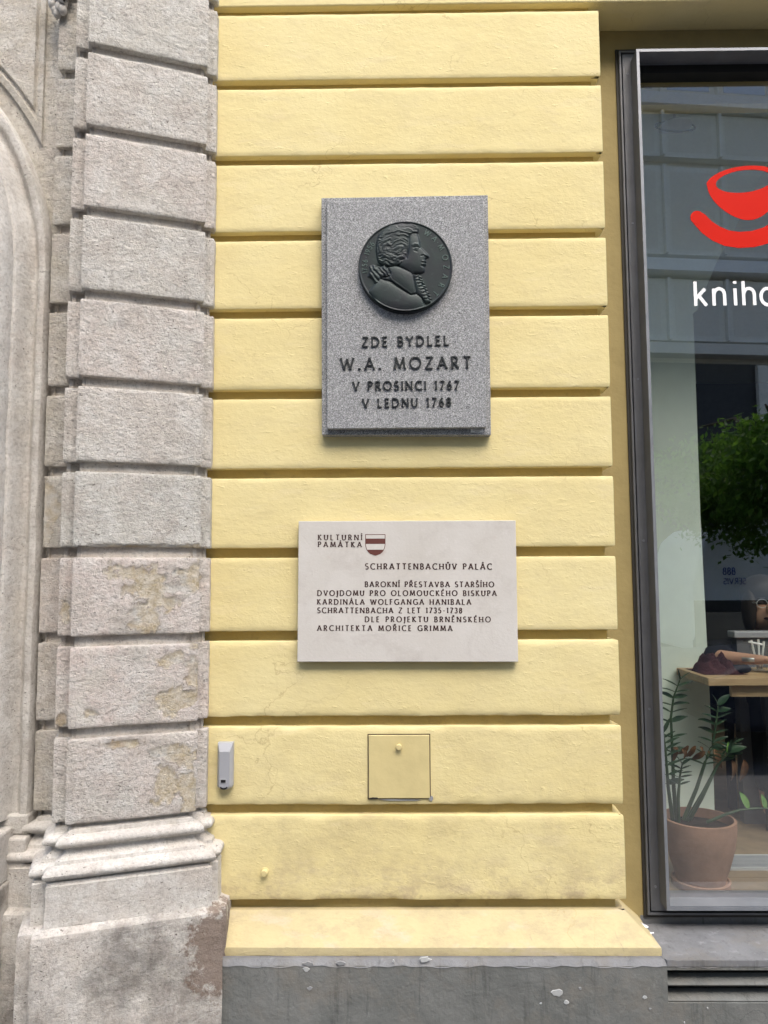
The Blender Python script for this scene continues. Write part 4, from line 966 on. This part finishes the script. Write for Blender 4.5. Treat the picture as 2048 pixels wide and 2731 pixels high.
# scarf lump on the table
x, y, z = tp(1330, 1000, .78)
nu = 26; V = []; F = []
for i in range(nu):
    for j in range(nu):
        u = i/(nu-1)*2-1; v = j/(nu-1)*2-1; V.append([x+u*.085, .80+v*.10, 0])
V = np.array(V); u = (V[:, 0]-x)/.085; v = (V[:, 1]-.80)/.10; hh = np.clip(1-(u*u+v*v), 0, 1)**.6
V[:, 2] = TZ+.001+hh*(.055+.04*fbm(V, 30, 3)+.015*np.sin(u*14+v*5)); F = [(i*nu+j, (i+1)*nu+j, (i+1)*nu+j+1, i*nu+j+1) for i in range(nu-1) for j in range(nu-1)]
tag(link('scarf', mesh('scarf', V, F), M['scarf'], None, 60), 'dark crumpled scarf lying on the left end of the oak table', 'scarf')
# clutter: eyeglasses case, tumbler with sticks, tablet on stand
x, y, z = tp(1470, 1020, .75)
b = MB(); b.tube([(x-.04, .74, TZ+.016), (x-.02, .745, TZ+.018), (x+.03, .75, TZ+.018), (x+.045, .752, TZ+.015)], [.008, .017, .017, .008], 10); tag(b.build('glasses_case', M['cloth'], None, 50), 'black rounded glasses case on the oak table beside the scarf', 'case')
x, y, z = tp(1600, 940, .80); tum = empty('tumbler', (x, .80, TZ), 'clear glass tumbler holding white sticks on the oak table', 'glass')
b = MB(); b.lathe([(.026, .0), (.028, .004), (.036, .105), (.034, .105), (.026, .008)], (x, .80, TZ), 24); b.build('glass_body', M['clear'], tum, 40)
for i, (dx, dz) in enumerate(((-.028, .125), (.0, .128), (.022, .12))):
    b = MB(); b.tube([(x+dx*.3, .80, TZ+.012), (x+dx, .80, TZ+dz)], .004, 6); tag(b.build('paper_straw', M['paper'], None), 'white paper straw in the glass tumbler, '+('leaning to the left', 'upright in the middle', 'leaning to the right')[i], 'straw', 'straws in the tumbler')
x, y, z = tp(1540, 790, .98); b = MB(); b.box((x-.07, .97, z-.016), (x+.30, 1.04, z+.012)); bxx = b.build('document_tray', M['silver'], None, bevel=.004); tag(bxx, 'flat grey document tray on a dark stand behind the oak table', 'tray')
b = MB(); b.box((x-.055, .985, FZ), (x+.27, 1.03, z-.0162)); b.build('tray_stand', M['frame'], bxx)
x, y, z = tp(1550, 840, .72); b = MB(); b.tube([(x-.01, .72, z+.0), (x+.05, .74, z-.012)], .004, 6); tag(b.build('pen', M['white'], None), 'white pen held above the oak table', 'pen')
# --- seated reader
PXc = X_(2044, 1625, 1.16)
def skin_obj(name, verts, edges, rad, mat, parent, lev=2):
    me = mesh(name, verts, []); me = bpy.data.meshes.new(name); me.from_pydata(verts, edges, []); o = link(name, me, mat, parent)
    sk = o.modifiers.new('skin', 'SKIN'); sd_ = o.modifiers.new('sub', 'SUBSURF'); sd_.levels = lev; sd_.render_levels = lev
    for i, r_ in enumerate(rad): o.data.skin_vertices[0].data[i].radius = (r_, r_) if not isinstance(r_, tuple) else r_
    o.data.skin_vertices[0].data[0].use_root = True
    sk.use_smooth_shade = True; return o
per = empty('person', (PXc, 1.25, FZ), 'seated person in dark clothes and glasses bent over the table behind the glass', 'person')
hz_ = Z_(2046, 1610, 1.16)             # head centre
shz = hz_-.25
pv = Vector((PXc, 1.36, FZ+.50)); ch_ = Vector((PXc, 1.30, shz-.10)); nk = Vector((PXc, 1.24, shz+.06)); hd = Vector((PXc, 1.18, hz_)); ht = Vector((PXc, 1.20, hz_+.06))
slx = -.19
SL = Vector((PXc-.21, 1.22, shz)); SRr = Vector((PXc+.18, 1.27, shz)); EL = Vector((X_(1915, 1745, .90), .90, TZ+.045)); ER = Vector((PXc+.25, 1.06, TZ+.05)); WL = Vector((X_(2018, 1740, .78), .78, TZ+.05)); WR = Vector((PXc+.08, .84, TZ+.05))
verts = [pv, ch_, nk, hd, ht, SL, EL, WL, SRr, ER, WR, pv+Vector((-.09, -.02, 0)), pv+Vector((-.12, -.42, .04)), pv+Vector((-.12, -.40, -.42)), pv+Vector((-.12, -.52, -.47)), pv+Vector((.09, -.02, 0)), pv+Vector((.12, -.42, .04)), pv+Vector((.12, -.40, -.42)), pv+Vector((.12, -.52, -.47)), nk+Vector((0, -.01, .04)), WL+Vector((.05, -.03, 0)), WR+Vector((-.05, -.02, 0))]
edges = [(0, 1), (1, 2), (2, 19), (19, 3), (3, 4), (1, 5), (5, 6), (6, 7), (7, 20), (1, 8), (8, 9), (9, 10), (10, 21), (0, 11), (11, 12), (12, 13), (13, 14), (0, 15), (15, 16), (16, 17), (17, 18)]
rad = [.12, .13, .055, .082, .075, .06, .036, .021, .06, .036, .021, .085, .065, .045, .035, .085, .065, .045, .035, .05, (.026, .014), (.026, .014)]
body = skin_obj('body', [tuple(v) for v in verts], edges, rad, M['skin'], per)
top_ = skin_obj('sweater', [tuple(v) for v in (pv, ch_, nk-Vector((0, 0, .02)), SL, SL.lerp(EL, .92), EL.lerp(WL, .10), SRr, SRr.lerp(ER, .95), ER.lerp(WR, .4))], [(0, 1), (1, 2), (1, 3), (3, 4), (4, 5), (1, 6), (6, 7), (7, 8)], [.15, .175, .07, .10, .07, .052, .10, .07, .05], M['cloth'], per)
skin_obj('trousers', [tuple(v) for v in (pv, pv+Vector((-.09, -.02, 0)), pv+Vector((-.12, -.42, .04)), pv+Vector((-.12, -.40, -.38)), pv+Vector((.09, -.02, 0)), pv+Vector((.12, -.42, .04)), pv+Vector((.12, -.40, -.38)))], [(0, 1), (1, 2), (2, 3), (0, 4), (4, 5), (5, 6)], [.14, .105, .08, .06, .105, .08, .06], M['cloth'], per)
for Wp, dx in ((WL, 1), (WR, -1)):
    for i in range(4):
        b0 = Wp+Vector((dx*.05, -.03+.018*(i-1.5), 0)); L_ = (.052, .062, .058, .045)[i]
        skin_obj('finger', [tuple(b0-Vector((dx*.02, 0, 0))), tuple(b0+Vector((dx*.028, -.006, .004))), tuple(b0+Vector((dx*(.028+L_*.4), -.01, -.010))), tuple(b0+Vector((dx*(.03+L_*.55), -.012, -.030)))], [(0, 1), (1, 2), (2, 3)], [.009, .009, .008, .0065], M['skin'], body, 1)
    b0 = Wp+Vector((dx*.015, -.03, .0)); skin_obj('thumb', [tuple(b0), tuple(b0+Vector((dx*.03, -.035, .006))), tuple(b0+Vector((dx*.055, -.045, -.006)))], [(0, 1), (1, 2)], [.011, .010, .008], M['skin'], body, 1)
# face: looking down and to its right
def ell(c, r, n=16, m=10):
    V = []; F = []
    for i in range(m+1):
        for j in range(n):
            a = math.pi*i/m; t = 2*math.pi*j/n; V.append((c[0]+r[0]*math.sin(a)*math.cos(t), c[1]+r[1]*math.sin(a)*math.sin(t), c[2]+r[2]*math.cos(a)))
    for i in range(m):
        for j in range(n): F.append((i*n+j, i*n+(j+1) % n, (i+1)*n+(j+1) % n, (i+1)*n+j))
    return V, F
hc = Vector((PXc, 1.17, hz_+.0))
def fpart(nm, c, r, mt):
    b = MB(); b.add(*ell(hc+Vector(c), r)); return b.build(nm, M[mt], body, 70)
fpart('jaw', (-.018, -.015, -.055), (.054, .062, .060), 'skin'); fpart('nose', (-.028, -.090, -.020), (.012, .018, .024), 'skin'); fpart('mouth', (-.026, -.078, -.062), (.022, .008, .006), 'scarf')
for s_ in (-1, 1): fpart('eye', (-.026+s_*.028, -.070, .008), (.013, .010, .006), 'hair'); fpart('eyebrow', (-.026+s_*.028, -.076, .028), (.018, .006, .004), 'hair'); fpart('ear', (s_*.074, .01, -.01), (.010, .02, .028), 'skin')
b = MB(); b.add(*ell(hc+Vector((0, .035, .045)), (.094, .105, .088), 20, 12))
for s_ in (-1, 1): b.add(*ell(hc+Vector((s_*.074, .0, -.03)), (.026, .055, .10), 14, 10))
b.build('hair', M['hair'], per, 70)
b = MB()
for s_ in (-1, 1): b.tube([tuple(hc+Vector((-.026+s_*.030+.024*math.cos(2*math.pi*i/16), -.088, .004+.019*math.sin(2*math.pi*i/16)))) for i in range(17)], .0018, 5, False); b.tube([tuple(hc+Vector((-.026+s_*.052, -.088, .008))), tuple(hc+Vector((s_*.082, -.0, .005)))], .0018, 5)
b.tube([tuple(hc+Vector((-.034, -.090, .006))), tuple(hc+Vector((-.018, -.090, .006)))], .0018, 5); tag(b.build('eyeglasses', M['steel'], None), 'thin rimmed glasses worn by the reader behind the window', 'glasses')
wt = MB(); c = EL.lerp(WL, .82); wt.lathe([(.030, -.008), (.032, -.006), (.032, .006), (.030, .008)], tuple(c), 20); o = wt.build('wristwatch', M['steel'], None, 50); tag(o, 'round wristwatch on the forearm of the seated person', 'watch')
# chair
chx = empty('chair', (PXc, 1.4, FZ), 'dark wooden chair under the seated person', 'chair')
b = MB(); b.box((PXc-.21, 1.16, FZ+.40), (PXc+.21, 1.58, FZ+.43)); b.build('seat', M['opp_d'], chx); b = MB(); b.box((PXc-.2, 1.56, FZ+.43), (PXc+.2, 1.59, FZ+.85)); b.build('backrest', M['opp_d'], chx)
for x in (-.19, .16):
    for y in (1.18, 1.53): b = MB(); b.box((PXc+x, y, FZ), (PXc+x+.03, y+.03, FZ+.3995)); b.build('leg', M['opp_d'], chx)

# ================================================================== ACROSS THE STREET (seen mirrored in the glass)
def mir(px, py, Y):                    # real point at depth Y (<0) whose mirror image in the pane shows at the pixel
    x, z = at(px, py, 2*GLY-Y); return x, z
OY = -14.5; ROT = R(-6.2)
opp = empty('office_building', (6, OY, 0), 'grey office building with white string courses across the street', 'building')
cxo = 8.0
def ob(name, mat, x0, x1, y0, y1, z0, z1, parent=None, bevel=0):
    b = MB(); b.box((x0, y0, z0), (x1, y1, z1)); o = b.build(name, mat, parent or opp)
    for v in o.data.vertices:
        p = v.co; dx, dy = p.x-cxo, p.y-OY; p.x = cxo+dx*math.cos(ROT)-dy*math.sin(ROT); p.y = OY+dx*math.sin(ROT)+dy*math.cos(ROT)
    return o
ob('wall', M['opp'], -14, 30, OY-8, OY-.25, 0, 15.6)
zb1 = mir(1750, 290, OY)[1]; zb2 = mir(1750, 724, OY)[1]; fl = zb1-zb2; zg = zb2-fl
for z in (zb1, zb2): ob('string_course', M['opp_l'], -14, 30, OY-.3, OY+.25, z-.14, z+.14)
ob('string_course', M['opp'], -14, 30, OY-.3, OY+.15, zb2-2.05, zb2-1.8)
ob('ground_floor_wall', M['opp_d'], -14, 30, OY-.26, OY-.1, 0, zb2-2.2)
xw = mir(1761, 500, OY)[0]; dxw = mir(1921, 500, OY)[0]-xw
wi = 0
for fz0, fz1 in ((zb2+.35, zb2+fl*.62), (zb2+fl*.68, zb1-.2), (zb1+.25, zb1+fl*.75), (zb2-1.7, zb2-.25)):
    for i in range(-4, 9):
        x0 = xw+i*dxw
        if x0 < -4 or x0 > 14: continue
        f_ = ob('window', M['opp_f'], x0+.04, x0+dxw-.04, OY-.24, OY-.02, fz0, fz1)
        ob('pane', M['pane'] if fz0 > zb2+fl*.9 else M['opp'], x0+.18, x0+dxw-.18, OY-.1, OY-.015, fz0+.13, fz1-.13, f_)
    for i in range(-4, 10):
        if -4 < xw+i*dxw < 14: ob('pilaster_strip', M['opp_f'], xw+i*dxw-.035, xw+i*dxw+.035, OY-.25, OY+.1, fz0, fz1)
# plinth of lighter shopfront piers
for i in range(5): ob('shop_pier', M['opp'], xw+i*3.1-1, xw+i*3.1-.5, OY-.27, OY+.02, 0, zb2-2.25)
# street tree
tx, tz = mir(2080, 1300, -6.8); tr = empty('street_tree', (tx, -6.8, 0), 'leafy street tree across the street from the shop window', 'tree')
b = MB(); b.tube([(tx, -6.8, -.1), (tx+.03, -6.8, 1.2), (tx-.05, -6.8, 2.3), (tx, -6.8, 3.4)], [.12, .10, .08, .04], 10)
for i in range(9):
    a = i*2.1; b.tube([(tx, -6.8, 1.9+i*.15), (tx+.6*math.cos(a), -6.8+.6*math.sin(a), 2.3+i*.17), (tx+1.2*math.cos(a), -6.8+1.2*math.sin(a), 2.45+i*.15)], [.045, .03, .012], 6)
b.build('trunk', M['bark'], tr, 60)
zt_ = mir(1960, 1090, -6.8)[1]; zb_ = mir(1960, 1500, -6.8)[1]; xl_ = mir(1735, 1300, -6.8)[0]; rxx = tx-xl_
V = []; F = []; N_ = 24000
cl = [(Vector((rng.uniform(-1, 1), rng.uniform(-1, 1), rng.uniform(-1, 1)))) for _ in range(400)]; cl = [c for c in cl if c.length < 1][:110]
for i in range(N_):
    c = cl[i % len(cl)]; g_ = rng.normal(0, .10, 3)
    p = Vector((tx+(c.x*.9+g_[0])*rxx, -6.8+(c.y*.9+g_[1])*rxx, (zt_+zb_)/2+(c.z*.85+g_[2]*.9)*(zt_-zb_)/2))
    a = Vector(rng.normal(0, 1, 3)).normalized(); q_ = a.cross(Vector((.3, .2, 1))).normalized(); s_ = rng.uniform(.03, .06); n0 = len(V)
    V += [tuple(p-a*s_), tuple(p+q_*s_*.5), tuple(p+a*s_), tuple(p-q_*s_*.5)]; F.append((n0, n0+1, n0+2, n0+3))
tag(link('foliage', mesh('foliage', V, F), M['tree'], tr), kind='stuff')
# white van, mirrored sign shows above the parked car
vY = -8.6; vx0, vz1 = mir(1366+1145/2.43, 1366+300/2.43, vY); _, vz0 = mir(1366+1200/2.43, 1366+572/2.43, vY)
van = empty('delivery_van', (vx0+2.4, vY-1, 0), 'white delivery van with blue lettering parked across the street', 'van')
vz1 = 2.35
def sideprism(mb, pts, y0, y1): mb.prism(pts, y0, y1)
b = MB(); b.prism([(vx0+.02, .75), (vx0, 1.0), (vx0+.04, 1.5), (vx0+.25, 2.15), (vx0+.5, vz1), (vx0+4.9, vz1), (vx0+5.0, 2.1), (vx0+5.0, .45), (vx0+.1, .45)], vY, vY-1.9); bd = b.build('body', M['van'], van, bevel=.06)
b = MB(); b.box((vx0+.05, vY+.004, .42), (vx0+4.98, vY-.1, vz0)); b.build('lower_cladding', M['opp_d'], van)
for x in (1.0, 4.0):
    b = MB(); b.lathe([(.1, 0), (.33, .0), (.35, .03), (.35, .2), (.1, .22)], (vx0+x, vY+.03, .22), 24, 'Y'); wl = b.build('wheel', M['tyre'], van, 40)
    b = MB(); b.lathe([(.20, .0), (.18, .03), (.05, .03)], (vx0+x, vY+.03-.2, .22), 16, 'Y'); b.build('rim', M['silver'], wl)
def van_text(txt, xa, H, z, wd=.16):
    lay, wl_ = layout(txt, .18); V = []; F = []; k = 0
    for ch, x in lay:
        for st in G[ch][1]:
            P = [(-p[0]-x, p[1]) for p in st]            # the van's side faces +y: lettering runs towards -x when read from here
            stroke_mesh(V, F, P, wd, False, (xa, z), Vector((1, 0)), Vector((0, 1)), vY+.012, vY+.010, k % 6, H); k += 1
    o = link('van_lettering', mesh('van_lettering', V, F), M['blue'], van)
sxr = mir(1366+1600/2.43, 1366+450/2.43, vY)[0]; szz = mir(1366+1500/2.43, 1366+465/2.43, vY)[1]
van_text('SERVIS', sxr-.20, .085, szz, .13); van_text('888', sxr-.35, .10, mir(1900, 1366+405/2.43, vY)[1], .13)
# dark car at the kerb behind the viewer
cY = -4.4; c0 = mir(1366+1285/2.43, 1366+1400/2.43, cY)[0]
car = empty('parked_car', (c0+2.2, cY-.8, -.12), 'dark blue car parked at the near kerb', 'car')
def side(mb, pts): mb.prism([(c0+x, z-.12) for x, z in pts], cY, cY-1.72)
b = MB(); side(b, [(0, .35), (.02, .75), (.3, .88), (1.2, .95), (3.4, .98), (4.2, .9), (4.35, .7), (4.35, .35), (4.0, .28), (.3, .28)]); b.build('body', M['car'], car, bevel=.07)
b = MB(); b.prism([(c0+1.0, .82), (c0+1.7, 1.28), (c0+3.1, 1.31), (c0+3.95, .85)], cY-.12, cY-1.6, .03); b.build('cabin_glass', M['cglass'], car, bevel=.05)
b = MB(); b.prism([(c0+1.6, 1.255), (c0+1.85, 1.33), (c0+3.0, 1.345), (c0+3.25, 1.26)], cY-.16, cY-1.56); b.build('roof', M['car'], car, bevel=.02)
for x in (.85, 3.45):
    b = MB(); b.lathe([(.1, 0), (.30, .0), (.32, .03), (.32, .2), (.1, .22)], (c0+x, cY+.03, .20), 24, 'Y'); wl = b.build('wheel', M['tyre'], car, 40)
    b = MB(); b.lathe([(.20, .0), (.19, .01), (.05, .02)], (c0+x, cY+.055, .20), 16, 'Y'); b.build('rim', M['silver'], wl)
